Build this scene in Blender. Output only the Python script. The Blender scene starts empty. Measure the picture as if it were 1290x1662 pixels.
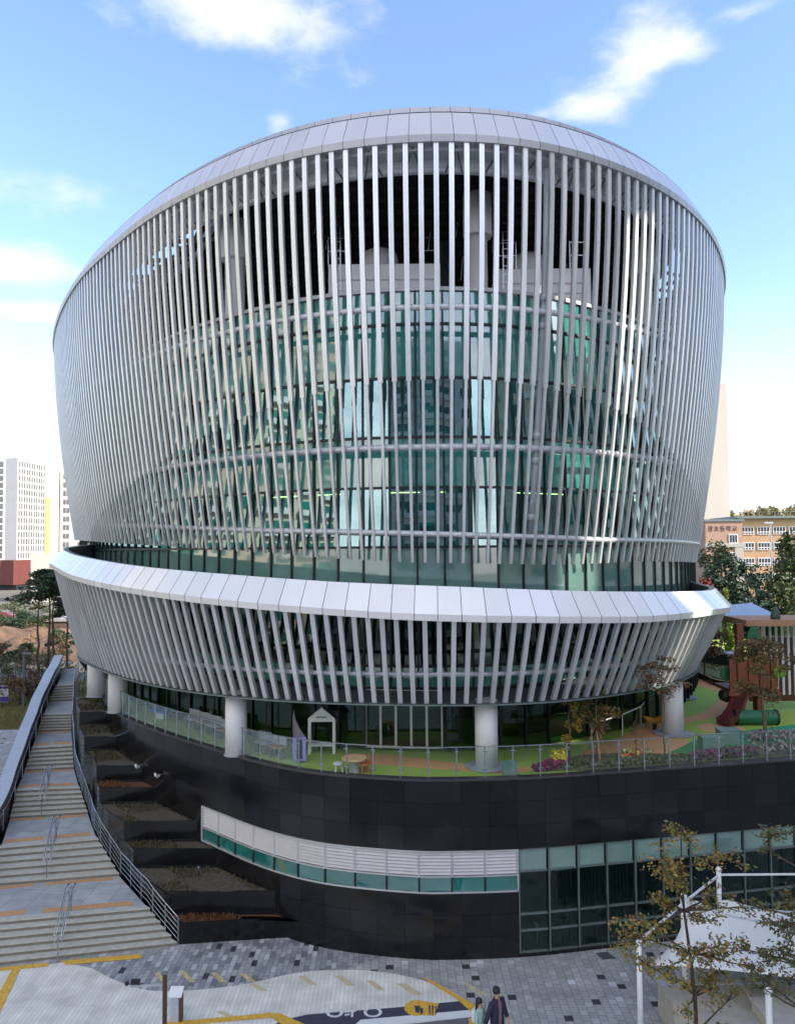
import bpy, bmesh, math, random
from mathutils import Vector, Matrix
random.seed(7)
SC=bpy.context.scene; COL=SC.collection
R=math.radians; PI=math.pi
# ---------------------------------------------------------------- camera
H=13.2; FPX=1260.0
cam=bpy.data.objects.new('camera',bpy.data.cameras.new('camera')); COL.objects.link(cam); SC.camera=cam
pit=math.atan(58/1260); e=-0.008
FW=Vector((0,math.cos(pit),math.sin(pit))); R0=Vector((1,0,0)); U0=R0.cross(FW)
RT=(R0*math.cos(e)+U0*math.sin(e)).normalized(); UP=(U0*math.cos(e)-R0*math.sin(e)).normalized()
M=Matrix((RT,UP,-FW)).transposed().to_4x4(); M.translation=Vector((0,0,H)); cam.matrix_world=M
cam.data.sensor_fit='VERTICAL'; cam.data.sensor_height=36; cam.data.lens=36*FPX/1662
cam.data.clip_start=0.3; cam.data.clip_end=6000
def ray(x,y): return RT*((x-645)/FPX)+UP*(-(y-831)/FPX)+FW
def atZ(x,y,Z):
    r=ray(x,y); s=(Z-H)/r.z; return Vector((r.x*s,r.y*s,Z))
def atY(x,y,Y):
    r=ray(x,y); s=Y/r.y; return Vector((r.x*s,Y,H+r.z*s))
# ---------------------------------------------------------------- sky, sun, exposure
SUN_AZ=math.atan2(-0.38,0.92); SUN_EL=R(28)
SC.view_settings.view_transform='Standard'; SC.view_settings.look='None'
SC.view_settings.gamma=1.0; SC.view_settings.exposure=1.6
SC.view_settings.use_curve_mapping=False
W=bpy.data.worlds.new('World'); SC.world=W; W.use_nodes=True
def build_world():
    nt=W.node_tree; nt.nodes.clear(); N=nt.nodes; L=nt.links
    def nd(t,**k):
        n=N.new(t)
        for a,b in k.items(): setattr(n,a,b)
        return n
    def mth(op,a,b=None,c=None,clamp=False):
        n=nd('ShaderNodeMath',operation=op,use_clamp=clamp)
        for i,v in enumerate((a,b,c)):
            if v is None: continue
            if isinstance(v,(int,float)): n.inputs[i].default_value=v
            else: L.new(v,n.inputs[i])
        return n.outputs[0]
    sky=nd('ShaderNodeTexSky',sky_type='NISHITA',sun_disc=False)
    sky.sun_elevation=SUN_EL; sky.sun_rotation=PI/2-SUN_AZ
    sky.air_density=1.0; sky.dust_density=0.6; sky.ozone_density=2.0
    tc=nd('ShaderNodeTexCoord'); 
    nrm=nd('ShaderNodeVectorMath',operation='NORMALIZE'); L.new(tc.outputs['Generated'],nrm.inputs[0])
    d=nrm.outputs[0]
    sep=nd('ShaderNodeSeparateXYZ'); L.new(d,sep.inputs[0])
    # domain warp
    mp=nd('ShaderNodeMapping'); mp.inputs['Scale'].default_value=(1,1,2.2); L.new(d,mp.inputs[0])
    nz=nd('ShaderNodeTexNoise'); nz.inputs['Scale'].default_value=8; nz.inputs['Detail'].default_value=9; nz.inputs['Roughness'].default_value=.62
    L.new(mp.outputs[0],nz.inputs[0])
    nz2=nd('ShaderNodeTexNoise'); nz2.inputs['Scale'].default_value=16; nz2.inputs['Detail'].default_value=6; L.new(mp.outputs[0],nz2.inputs[0])
    acc=None
    # cloud banks: direction (as seen from the camera), radii, weight
    for (px,py,rx,ry,w) in CLOUDS:
        c=ray(px,py).normalized()
        rt=Vector((c.y,-c.x,0)).normalized(); up=rt.cross(c)
        def dot(v):
            n=nd('ShaderNodeVectorMath',operation='DOT_PRODUCT'); L.new(d,n.inputs[0]); n.inputs[1].default_value=v; return n.outputs['Value']
        a=mth('DIVIDE',dot(rt),rx/FPX); b=mth('DIVIDE',dot(up),ry/FPX)
        r2=mth('ADD',mth('MULTIPLY',a,a),mth('MULTIPLY',b,b))
        front=mth('GREATER_THAN',dot(c),0.3)
        g=mth('MULTIPLY',mth('MULTIPLY',mth('POWER',2.718,mth('MULTIPLY',r2,-1.0)),w),front)
        acc=g if acc is None else mth('ADD',acc,g)
    # thin clouds everywhere else, bright added bank behind the camera to light fronts
    base=mth('MULTIPLY',mth('SUBTRACT',nz.outputs[0],.5),2.3)
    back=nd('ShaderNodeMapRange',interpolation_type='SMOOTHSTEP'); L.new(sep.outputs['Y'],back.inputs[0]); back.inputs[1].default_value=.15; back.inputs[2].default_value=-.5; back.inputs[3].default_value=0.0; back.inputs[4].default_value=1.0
    acc=mth('ADD',acc,mth('MULTIPLY',back.outputs[0],BACKFILL))
    cov=mth('ADD',mth('SUBTRACT',acc,.62),base)
    cov=mth('ADD',cov,mth('MULTIPLY',mth('SUBTRACT',nz2.outputs[0],.5),.8))
    cov=mth('MULTIPLY',mth('ADD',cov,.18),.62,clamp=True)
    cs=nd('ShaderNodeMapRange',interpolation_type='SMOOTHSTEP'); L.new(cov,cs.inputs[0]); cs.inputs[2].default_value=.95; cs.inputs[4].default_value=.92; cov=cs.outputs[0]
    cov=mth('MULTIPLY',cov,mth('GREATER_THAN',sep.outputs['Z'],0.0))
    hor=nd('ShaderNodeMapRange',interpolation_type='SMOOTHSTEP'); L.new(sep.outputs['Z'],hor.inputs[0])
    hor.inputs[1].default_value=0.0; hor.inputs[2].default_value=0.34; hor.inputs[3].default_value=HORV; hor.inputs[4].default_value=0.0
    mixh=nd('ShaderNodeMix',data_type='RGBA'); L.new(hor.outputs[0],mixh.inputs[0])
    sc=nd('ShaderNodeMix',data_type='RGBA',blend_type='MULTIPLY'); sc.inputs[0].default_value=1; L.new(sky.outputs[0],sc.inputs[6]); sc.inputs[7].default_value=SKYTINT
    L.new(sc.outputs[2],mixh.inputs[6]); mixh.inputs[7].default_value=HAZECOL
    mixc=nd('ShaderNodeMix',data_type='RGBA'); L.new(cov,mixc.inputs[0]); L.new(mixh.outputs[2],mixc.inputs[6])
    cc=nd('ShaderNodeMix',data_type='RGBA'); L.new(back.outputs[0],cc.inputs[0]); cc.inputs[6].default_value=CLOUDCOL; cc.inputs[7].default_value=BACKFILLCOL; L.new(cc.outputs[2],mixc.inputs[7])
    bg=nd('ShaderNodeBackground'); bg.inputs[1].default_value=SKYSTR; L.new(mixc.outputs[2],bg.inputs[0])
    out=nd('ShaderNodeOutputWorld'); L.new(bg.outputs[0],out.inputs[0])
CLOUDS=[(430,25,190,60,1.15),(350,5,150,40,.7),(1075,35,75,42,1.1),(1040,95,55,36,.95),(995,150,60,34,.95),(915,184,70,22,1.05),(1120,80,45,22,.9),(1240,8,70,14,.9),
 (20,300,130,34,1.2),(20,415,120,30,1.35),(40,450,100,26,1.1),(60,508,80,16,1.0),(450,200,30,26,.75),(80,510,60,16,.7),(450,200,26,26,.6),(590,140,36,26,.5),(1260,720,160,70,.6),(30,650,90,40,.5),(1065,238,18,10,.5),(1010,205,18,10,.4)]
SKYSTR=0.1; SKYTINT=(1.24,1.25,1.36,1); HAZECOL=(4.3,4.6,4.85,1); HORV=0.8; CLOUDCOL=(3.9,3.95,4.1,1); BACKFILLCOL=(10.5,10.2,10.2,1); BACKFILL=1.2
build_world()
sl=bpy.data.lights.new('sun','SUN'); sl.energy=2.7; sl.angle=R(0.5); sl.color=(1,.90,.74)
sun=bpy.data.objects.new('sun',sl); COL.objects.link(sun)
SD=Vector((math.cos(SUN_AZ)*math.cos(SUN_EL),math.sin(SUN_AZ)*math.cos(SUN_EL),math.sin(SUN_EL)))
sun.rotation_euler=SD.to_track_quat('Z','Y').to_euler(); sun.location=(60,-40,80)
# ---------------------------------------------------------------- helpers
class MB:
    def __init__(s): s.v=[]; s.f=[]; s.m=[]
    def quad(s,a,b,c,d,m=0):
        i=len(s.v); s.v+= [tuple(a),tuple(b),tuple(c),tuple(d)]; s.f.append((i,i+1,i+2,i+3)); s.m.append(m)
    def tri(s,a,b,c,m=0):
        i=len(s.v); s.v+= [tuple(a),tuple(b),tuple(c)]; s.f.append((i,i+1,i+2)); s.m.append(m)
    def poly(s,P,m=0):
        i=len(s.v); s.v+=[tuple(p) for p in P]; s.f.append(tuple(range(i,i+len(P)))); s.m.append(m)
    def box(s,c,sz,rz=0,m=0):
        cx,cy,cz=c; hx,hy,hz=sz[0]/2,sz[1]/2,sz[2]/2; ca,sa=math.cos(rz),math.sin(rz); i=len(s.v)
        for z in (-hz,hz):
            for x,y in ((-hx,-hy),(hx,-hy),(hx,hy),(-hx,hy)): s.v.append((cx+x*ca-y*sa,cy+x*sa+y*ca,cz+z))
        for q in ((3,2,1,0),(4,5,6,7),(0,1,5,4),(1,2,6,5),(2,3,7,6),(3,0,4,7)): s.f.append(tuple(i+k for k in q)); s.m.append(m)
    def prism(s,P,z0,z1,m=0,mt=None):
        """vertical prism over polygon P (ccw), z0/z1 numbers"""
        n=len(P); i=len(s.v)
        s.v+=[(p[0],p[1],z0) for p in P]+[(p[0],p[1],z1) for p in P]
        s.f.append(tuple(i+k for k in range(n-1,-1,-1))); s.m.append(m)
        s.f.append(tuple(i+n+k for k in range(n))); s.m.append(m if mt is None else mt)
        for k in range(n):
            j=(k+1)%n; s.f.append((i+k,i+j,i+n+j,i+n+k)); s.m.append(m)
    def section(s,rows,m=0,caps=True):
        """closed loops of equal length joined in order"""
        n=len(rows[0]); i=len(s.v)
        for r in rows: s.v+=[tuple(p) for p in r]
        for a in range(len(rows)-1):
            for k in range(n):
                j=(k+1)%n; s.f.append((i+a*n+k,i+a*n+j,i+(a+1)*n+j,i+(a+1)*n+k)); s.m.append(m)
        if caps:
            s.f.append(tuple(i+k for k in range(n-1,-1,-1))); s.m.append(m)
            s.f.append(tuple(i+(len(rows)-1)*n+k for k in range(n))); s.m.append(m)
    def strip(s,A,B,m=0):
        for k in range(len(A)-1): s.quad(A[k],A[k+1],B[k+1],B[k],m)
    def tube(s,P,r,n=8,m=0,caps=True):
        P=[Vector(p) for p in P]; rows=[]; 
        rr=r if isinstance(r,(list,tuple)) else [r]*len(P)
        ref=None
        for i,p in enumerate(P):
            d=(P[min(i+1,len(P)-1)]-P[max(i-1,0)])
            d=d.normalized() if d.length>1e-9 else Vector((0,0,1))
            if ref is None: ref=Vector((0,0,1)) if abs(d.z)<.9 else Vector((1,0,0))
            u=d.cross(ref).normalized(); v=u.cross(d).normalized(); ref=v
            rows.append([p+(u*math.cos(2*PI*k/n)+v*math.sin(2*PI*k/n))*rr[i] for k in range(n)])
        s.section([r_[::-1] for r_ in rows],m,caps)
    def beam(s,a,b,w,h,m=0):
        a=Vector(a);b=Vector(b);d=(b-a).normalized(); ref=Vector((0,0,1)) if abs(d.z)<.95 else Vector((0,1,0))
        u=d.cross(ref).normalized()*w/2; v=u.cross(d).normalized()*h/2
        s.section([[a-u-v,a-u+v,a+u+v,a+u-v],[b-u-v,b-u+v,b+u+v,b+u-v]],m)
    def lathe(s,c,prof,n=16,m=0):
        s.section([[(c[0]+r*math.cos(2*PI*k/n),c[1]+r*math.sin(2*PI*k/n),c[2]+z) for k in range(n)] for r,z in prof],m)
    def build(s,name,mats,parent=None,smooth=False,loc=None):
        me=bpy.data.meshes.new(name); me.from_pydata(s.v,[],s.f)
        if not isinstance(mats,(list,tuple)): mats=[mats]
        for x in mats: me.materials.append(x)
        if len(mats)>1: me.polygons.foreach_set('material_index',s.m)
        if smooth: me.polygons.foreach_set('use_smooth',[True]*len(me.polygons))
        me.update()
        o=bpy.data.objects.new(name,me); COL.objects.link(o)
        if parent is not None:
            o.parent=parent
            o.matrix_parent_inverse=Matrix.Identity(4)
            if WORLDPART: me.transform(parent_mat(parent).inverted())
        return o
WORLDPART=True
def parent_mat(p):
    m=Matrix.Identity(4)
    while p is not None:
        m=p.matrix_basis @ m; p=p.parent
    return m
def fixn(o):
    bm=bmesh.new(); bm.from_mesh(o.data); bmesh.ops.recalc_face_normals(bm,faces=bm.faces); bm.to_mesh(o.data); bm.free(); return o
def tag(o,label=None,cat=None,group=None,kind=None):
    if label: o['label']=label
    if cat: o['category']=cat
    if group: o['group']=group
    if kind: o['kind']=kind
    return o
def thing(name,loc,label,cat,group=None,rz=0):
    o=bpy.data.objects.new(name,None); o.empty_display_size=.3; COL.objects.link(o); o.location=loc; o.rotation_euler=(0,0,rz)
    o.matrix_basis=Matrix.Translation(Vector(loc))@Matrix.Rotation(rz,4,'Z')
    return tag(o,label,cat,group)
def dup(root,loc,rz,label,group=None):
    r=root.copy(); COL.objects.link(r); r.location=loc; r.rotation_euler=(0,0,rz); r['label']=label
    if group: r['group']=group
    for ch in list(root.children):
        c=ch.copy(); COL.objects.link(c); c.parent=r
        for g in ch.children:
            d=g.copy(); COL.objects.link(d); d.parent=c
    return r
def one(mb,name,mats,label,cat,group=None,smooth=False):
    return tag(mb.build(name,mats,None,smooth),label,cat,group)
def struct(mb,name,mats): return tag(mb.build(name,mats),kind='structure')
# ---------------------------------------------------------------- materials
def mat(name,col,rough=.6,metal=0.0,var=0.12,scale=3.0,spec=.5,bump=0.0,coat=0.0,stretch=(1,1,1),col2=None,rv=0.0):
    m=bpy.data.materials.new(name); m.use_nodes=True; nt=m.node_tree; N=nt.nodes; L=nt.links
    b=N['Principled BSDF']; b.inputs['Roughness'].default_value=rough; b.inputs['Metallic'].default_value=metal
    b.inputs['Specular IOR Level'].default_value=spec; b.inputs['Coat Weight'].default_value=coat
    tc=N.new('ShaderNodeTexCoord'); mp=N.new('ShaderNodeMapping'); mp.inputs['Scale'].default_value=stretch; L.new(tc.outputs['Object'],mp.inputs[0])
    nz=N.new('ShaderNodeTexNoise'); nz.inputs['Scale'].default_value=scale; nz.inputs['Detail'].default_value=6; nz.inputs['Roughness'].default_value=.6
    L.new(mp.outputs[0],nz.inputs[0])
    rp=N.new('ShaderNodeValToRGB'); rp.color_ramp.elements[0].position=.3; rp.color_ramp.elements[1].position=.7
    c1=[c*(1-var) for c in col]; c2=[min(1,c*(1+var)) for c in (col2 or col)]
    rp.color_ramp.elements[0].color=(*c1,1); rp.color_ramp.elements[1].color=(*c2,1)
    L.new(nz.outputs[0],rp.inputs[0]); L.new(rp.outputs[0],b.inputs['Base Color'])
    if rv:
        mr=N.new('ShaderNodeMapRange'); L.new(nz.outputs[0],mr.inputs[0]); mr.inputs[1].default_value=.3; mr.inputs[2].default_value=.7
        mr.inputs[3].default_value=max(.02,rough-rv); mr.inputs[4].default_value=rough+rv; L.new(mr.outputs[0],b.inputs['Roughness'])
    if bump:
        bp=N.new('ShaderNodeBump'); bp.inputs['Strength'].default_value=bump; bp.inputs['Distance'].default_value=.03
        L.new(nz.outputs[0],bp.inputs['Height']); L.new(bp.outputs[0],b.inputs['Normal'])
    return m
def glass(name,tint,refl,lo=.12,hi=.9,rough=.015,wob=.0):
    m=bpy.data.materials.new(name); m.use_nodes=True; nt=m.node_tree; N=nt.nodes; L=nt.links; N.clear()
    out=N.new('ShaderNodeOutputMaterial'); mx=N.new('ShaderNodeMixShader'); tr=N.new('ShaderNodeBsdfTransparent'); gl=N.new('ShaderNodeBsdfGlossy')
    tr.inputs[0].default_value=(*tint,1); gl.inputs['Color'].default_value=(*refl,1); gl.inputs['Roughness'].default_value=rough
    lw=N.new('ShaderNodeLayerWeight'); lw.inputs[0].default_value=.35
    mr=N.new('ShaderNodeMapRange'); L.new(lw.outputs['Fresnel'],mr.inputs[0]); mr.inputs[3].default_value=lo; mr.inputs[4].default_value=hi
    L.new(mr.outputs[0],mx.inputs[0]); L.new(tr.outputs[0],mx.inputs[1]); L.new(gl.outputs[0],mx.inputs[2]); L.new(mx.outputs[0],out.inputs[0])
    if wob:
        tc=N.new('ShaderNodeTexCoord'); nz=N.new('ShaderNodeTexNoise'); nz.inputs['Scale'].default_value=.6; nz.inputs['Detail'].default_value=1
        L.new(tc.outputs['Object'],nz.inputs[0]); bp=N.new('ShaderNodeBump'); bp.inputs['Strength'].default_value=wob; bp.inputs['Distance'].default_value=.05
        L.new(nz.outputs[0],bp.inputs['Height']); L.new(bp.outputs[0],gl.inputs['Normal'])
    return m
def _scale_base(m,src,amt):
    nt=m.node_tree; N=nt.nodes; L=nt.links; b=N['Principled BSDF']; old=b.inputs['Base Color'].links[0].from_socket
    mr=N.new('ShaderNodeMapRange'); L.new(src(N),mr.inputs[0]); mr.inputs[3].default_value=1-amt; mr.inputs[4].default_value=1+amt
    v=N.new('ShaderNodeVectorMath'); v.operation='SCALE'; L.new(old,v.inputs[0]); L.new(mr.outputs[0],v.inputs['Scale']); L.new(v.outputs[0],b.inputs['Base Color'])
def tint_random(m,amt): _scale_base(m,lambda N:N.new('ShaderNodeObjectInfo').outputs['Random'],amt)
def island_random(m,amt): _scale_base(m,lambda N:N.new('ShaderNodeNewGeometry').outputs['Random Per Island'],amt)
def emit(name,col,s):
    m=bpy.data.materials.new(name); m.use_nodes=True; b=m.node_tree.nodes['Principled BSDF']
    b.inputs['Base Color'].default_value=(*col,1); b.inputs['Emission Color'].default_value=(*col,1); b.inputs['Emission Strength'].default_value=s; return m
def leafmat(name,cols,rough=.6):
    m=bpy.data.materials.new(name); m.use_nodes=True; nt=m.node_tree; N=nt.nodes; L=nt.links; b=N['Principled BSDF']
    g=N.new('ShaderNodeNewGeometry'); rp=N.new('ShaderNodeValToRGB'); L.new(g.outputs['Random Per Island'],rp.inputs[0])
    el=rp.color_ramp.elements; n=len(cols)
    while len(el)<n: el.new(.5)
    for i,c in enumerate(cols): el[i].position=i/(n-1); el[i].color=(*c,1)
    L.new(rp.outputs[0],b.inputs['Base Color']); b.inputs['Roughness'].default_value=rough
    b.inputs['Subsurface Weight'].default_value=0; return m
def nodes_mat(name,rough=.7,spec=.5):
    m=bpy.data.materials.new(name); m.use_nodes=True; nt=m.node_tree; b=nt.nodes['Principled BSDF']; b.inputs['Roughness'].default_value=rough; b.inputs['Specular IOR Level'].default_value=spec
    return m,nt,nt.nodes,nt.links,b
def paver_mat(name,sx,sy,stops,joint=(.16,.17,.18),rough=.75,jw=.03,bump=.3,offset=.5):
    """pavers: each stone gets its own random tone"""
    m,nt,N,L,b=nodes_mat(name,rough)
    def mth(op,a,bb=None,c=None):
        n=N.new('ShaderNodeMath'); n.operation=op
        for i,v in enumerate((a,bb,c)):
            if v is None: continue
            if isinstance(v,(int,float)): n.inputs[i].default_value=v
            else: L.new(v,n.inputs[i])
        return n.outputs[0]
    tc=N.new('ShaderNodeTexCoord'); sp=N.new('ShaderNodeSeparateXYZ'); L.new(tc.outputs['Object'],sp.inputs[0])
    u=mth('DIVIDE',sp.outputs[0],sx); iu=mth('FLOOR',u)
    v=mth('ADD',mth('DIVIDE',sp.outputs[1],sy),mth('MULTIPLY',mth('MODULO',mth('ABSOLUTE',iu),2),offset)); iv=mth('FLOOR',v)
    cb=N.new('ShaderNodeCombineXYZ'); L.new(iu,cb.inputs[0]); L.new(iv,cb.inputs[1])
    wn=N.new('ShaderNodeTexWhiteNoise'); wn.noise_dimensions='3D'; L.new(cb.outputs[0],wn.inputs[0])
    rp=N.new('ShaderNodeValToRGB'); rp.color_ramp.interpolation='CONSTANT'; el=rp.color_ramp.elements
    while len(el)<len(stops): el.new(.5)
    for i,(p,c) in enumerate(stops): el[i].position=p; el[i].color=(*c,1)
    L.new(wn.outputs['Value'],rp.inputs[0])
    fu=mth('FRACT',u); fv=mth('FRACT',v)
    du=mth('MULTIPLY',mth('MINIMUM',fu,mth('SUBTRACT',1,fu)),sx); dv=mth('MULTIPLY',mth('MINIMUM',fv,mth('SUBTRACT',1,fv)),sy)
    dm=mth('MINIMUM',du,dv); j=mth('LESS_THAN',dm,jw/2)
    nz=N.new('ShaderNodeTexNoise'); nz.inputs['Scale'].default_value=1.3; nz.inputs['Detail'].default_value=8; L.new(tc.outputs['Object'],nz.inputs[0])
    mm=N.new('ShaderNodeMapRange'); L.new(nz.outputs[0],mm.inputs[0]); mm.inputs[1].default_value=.3; mm.inputs[2].default_value=.7; mm.inputs[3].default_value=.8; mm.inputs[4].default_value=1.15
    sc=N.new('ShaderNodeVectorMath'); sc.operation='SCALE'; L.new(rp.outputs[0],sc.inputs[0]); L.new(mm.outputs[0],sc.inputs['Scale'])
    mx=N.new('ShaderNodeMix'); mx.data_type='RGBA'; L.new(j,mx.inputs[0]); L.new(sc.outputs[0],mx.inputs[6]); mx.inputs[7].default_value=(*joint,1)
    L.new(mx.outputs[2],b.inputs['Base Color'])
    bp=N.new('ShaderNodeBump'); bp.inputs['Strength'].default_value=bump; bp.inputs['Distance'].default_value=.01; bp.invert=True
    L.new(j,bp.inputs['Height']); L.new(bp.outputs[0],b.inputs['Normal'])
    return m
MT={}
MT['fin']=mat('anodised_aluminium',(.67,.68,.695),.37,.55,.08,1.2,stretch=(1,1,.12),rv=.08)
tint_random(MT['fin'],.08)
MT['band']=mat('white_panel',(.77,.755,.755),.26,.12,.035,.5,coat=.25)
island_random(MT['band'],.05)
MT['bandroof']=mat('roof_panel',(.64,.61,.62),.32,.2,.04,.5,coat=.15)
island_random(MT['bandroof'],.05)
MT['seam']=mat('dark_seam',(.05,.05,.055),.8)
MT['lip']=mat('grey_lip',(.42,.42,.45),.4,.3,.05)
MT['pipe']=mat('painted_steel',(.52,.54,.57),.4,.2,.08,2)
MT['column']=mat('white_column',(.66,.66,.67),.5,0,.05,1.5,stretch=(1,1,.3))
MT['granite']=mat('black_granite',(.009,.009,.010),.16,0,.5,.45,spec=.4,rv=.06)
MT['granite2']=mat('grey_granite',(.045,.045,.05),.4,0,.3,20)
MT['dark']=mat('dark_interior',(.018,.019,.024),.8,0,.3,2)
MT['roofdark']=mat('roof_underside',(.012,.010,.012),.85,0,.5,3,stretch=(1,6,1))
MT['slab']=mat('interior_slab',(.16,.16,.16),.8)
MT['mull']=mat('dark_mullion',(.012,.02,.022),.4,.2)
MT['mullg']=mat('grey_mullion',(.14,.18,.18),.45,.4)
MT['vision']=glass('vision_glass',(.22,.75,.70),(.60,.86,.90),.30,.95,wob=.012)
MT['lowglass']=glass('store_glass',(.30,.55,.50),(.62,.78,.76),.06,.8,wob=.05)
MT['clear']=glass('clear_glass',(.86,.93,.90),(.7,.8,.78),.04,.35)
MT['teal']=None
def spandrel(name,a,b_,lo=.25):
    m=mat(name,a,.06,0,.1,.35,spec=.9,coat=1.0,col2=b_); m.node_tree.nodes['Principled BSDF'].inputs['Coat Roughness'].default_value=.03
    m.node_tree.nodes['Principled BSDF'].inputs['Coat IOR'].default_value=1.95
    return m
MT['spand']=spandrel('spandrel_glass',(.03,.185,.165),(.05,.24,.21))
MT['spand2']=spandrel('pale_spandrel',(.10,.20,.185),(.15,.27,.245))
MT['teal']=spandrel('teal_glass',(.006,.10,.092),(.015,.17,.155))
MT['louver']=mat('white_louver',(.50,.48,.49),.5,.1,.05)
MT['frame']=mat('aluminium_frame',(.55,.56,.57),.35,.5,.05)
MT['steel']=mat('stainless_rail',(.42,.44,.48),.25,.9,.08)
MT['cap']=mat('granite_cap',(.36,.39,.45),.35,0,.12,8)
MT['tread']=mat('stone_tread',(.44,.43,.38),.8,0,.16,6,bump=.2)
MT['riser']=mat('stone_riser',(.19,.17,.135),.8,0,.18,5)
MT['yellow']=mat('yellow_paint',(.62,.36,.045),.7,0,.25,9)
MT['orange_tac']=mat('tactile_strip',(.50,.28,.13),.8,0,.2,14)
MT['soil']=mat('planter_soil',(.050,.044,.030),.95,0,.6,14,bump=1,col2=(.085,.07,.05))
MT['soil2']=mat('bark_mulch',(.13,.05,.022),.95,0,.6,14,bump=1)
MT['white']=mat('white_paint',(.68,.69,.70),.45,0,.04)
MT['concrete']=mat('concrete',(.36,.345,.315),.85,0,.14,4,bump=.2)
MT['brown']=mat('brown_post',(.07,.035,.02),.5,0,.2)
MT['black']=mat('black_plastic',(.015,.015,.017),.45)
MT['bark']=mat('tree_bark',(.07,.045,.03),.9,0,.4,12,bump=.6,stretch=(1,1,.3))
MT['lightbark']=mat('young_bark',(.13,.095,.065),.9,0,.3,12,bump=.4,stretch=(1,1,.3))
MT['timber']=mat('stained_timber',(.20,.055,.025),.6,0,.35,4,stretch=(8,8,.6))
MT['timber2']=mat('pale_timber',(.36,.20,.11),.65,0,.25,4,stretch=(4,1,4))
MT['darkred']=mat('slide_plastic',(.10,.022,.020),.35,0,.2)
MT['gleaf']=mat('green_board',(.012,.11,.045),.5)
MT['lleaf']=mat('lime_board',(.12,.30,.02),.5)
MT['tealbox']=mat('utility_box_paint',(.17,.27,.24),.55)
MT['orange']=mat('orange_seat',(.60,.12,.03),.5)
MT['unit']=mat('unit_casing',(.74,.73,.75),.5,.2,.08,1)

# ---------------------------------------------------------------- the round building
def cr_closed(P, n=24):
    out=[]; m=len(P)
    for i in range(m):
        p0,p1,p2,p3=P[i-1],P[i],P[(i+1)%m],P[(i+2)%m]
        # centripetal-like parametrisation
        def d(a,b): return max(1e-6,math.hypot(a[0]-b[0],a[1]-b[1])**0.5)
        t0=0;t1=t0+d(p0,p1);t2=t1+d(p1,p2);t3=t2+d(p2,p3)
        for k in range(n):
            t=t1+(t2-t1)*k/n
            q=[]
            for c in (0,1):
                A1=(t1-t)/(t1-t0)*p0[c]+(t-t0)/(t1-t0)*p1[c]
                A2=(t2-t)/(t2-t1)*p1[c]+(t-t1)/(t2-t1)*p2[c]
                A3=(t3-t)/(t3-t2)*p2[c]+(t-t2)/(t3-t2)*p3[c]
                B1=(t2-t)/(t2-t0)*A1+(t-t0)/(t2-t0)*A2
                B2=(t3-t)/(t3-t1)*A2+(t-t1)/(t3-t1)*A3
                q.append((t2-t)/(t2-t1)*B1+(t-t1)/(t2-t1)*B2)
            out.append(tuple(q))
    return out
class Curve:
    """closed plan curve, counter-clockwise, arc length parameter s from 0 to L"""
    def __init__(s, P, smooth=6):
        pts=cr_closed(P)
        # resample evenly and smooth
        def resample(pts,N):
            L=[0]
            for i in range(len(pts)):
                a,b=pts[i],pts[(i+1)%len(pts)]; L.append(L[-1]+math.hypot(b[0]-a[0],b[1]-a[1]))
            T=L[-1]; out=[]; j=0
            for k in range(N):
                t=T*k/N
                while L[j+1]<t: j+=1
                u=(t-L[j])/(L[j+1]-L[j]); a,b=pts[j],pts[(j+1)%len(pts)]
                out.append((a[0]+(b[0]-a[0])*u,a[1]+(b[1]-a[1])*u))
            return out,T
        pts,T=resample(pts,720)
        for _ in range(smooth*30):
            pts=[((pts[i-1][0]+2*pts[i][0]+pts[(i+1)%720][0])/4,(pts[i-1][1]+2*pts[i][1]+pts[(i+1)%720][1])/4) for i in range(720)]
        s.pts,s.L=resample(pts,720)
    def at(s,t,off=0.0):
        u=(t/s.L)%1.0*720; i=int(u)%720; f=u-int(u)
        a,b=s.pts[i],s.pts[(i+1)%720]
        p0,p1=s.pts[i-3],s.pts[(i+4)%720]
        p0b,p1b=s.pts[i-2],s.pts[(i+5)%720]
        tx=(p1[0]-p0[0])*(1-f)+(p1b[0]-p0b[0])*f; ty=(p1[1]-p0[1])*(1-f)+(p1b[1]-p0b[1])*f
        l=math.hypot(tx,ty); nx,ny=ty/l,-tx/l
        return (a[0]+(b[0]-a[0])*f+nx*off, a[1]+(b[1]-a[1])*f+ny*off, nx, ny)
def interp(tab,x):
    if x<=tab[0][0]: return tab[0][1]
    for (a,va),(b,vb) in zip(tab,tab[1:]):
        if x<=b: return va+(vb-va)*(x-a)/(b-a)
    return tab[-1][1]
# plan curves, metres, counter-clockwise starting at the back of the left side
ROOF=Curve([(-25.15,56.7),(-22.92,51.46),(-20.45,46.64),(-18.49,43.25),(-16.37,39.91),(-13.75,36.59),(-10.84,33.08),(-7.91,30.36),(-4.99,28.33),(-2.0,27.0),(1.1,26.5),(3.4,26.6),(5.3,27.07),(7.6,28.2),(9.53,29.55),(11.2,30.95),(12.81,32.74),(14.22,34.61),(16.2,38.0),(17.95,41.76),(19.35,45.6),(19.9,52),(17.5,60),(11.5,67),(2,72),(-8,74.5),(-18,73),(-24.6,68.5),(-26.5,62.3)])
SKIRT=Curve([(-17.3,47.5),(-17.2,43.5),(-16.4,39.88),(-14.5,36.6),(-10.39,31.35),(-6.34,28.28),(-2.99,26.95),(0.68,26.4),(4.1,26.4),(8.38,28.3),(11.3,31.0),(12.9,33.73),(14.0,37.2),(14.4,42),(13.8,49),(10,57),(2,62),(-7,61),(-14,55)])

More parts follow.
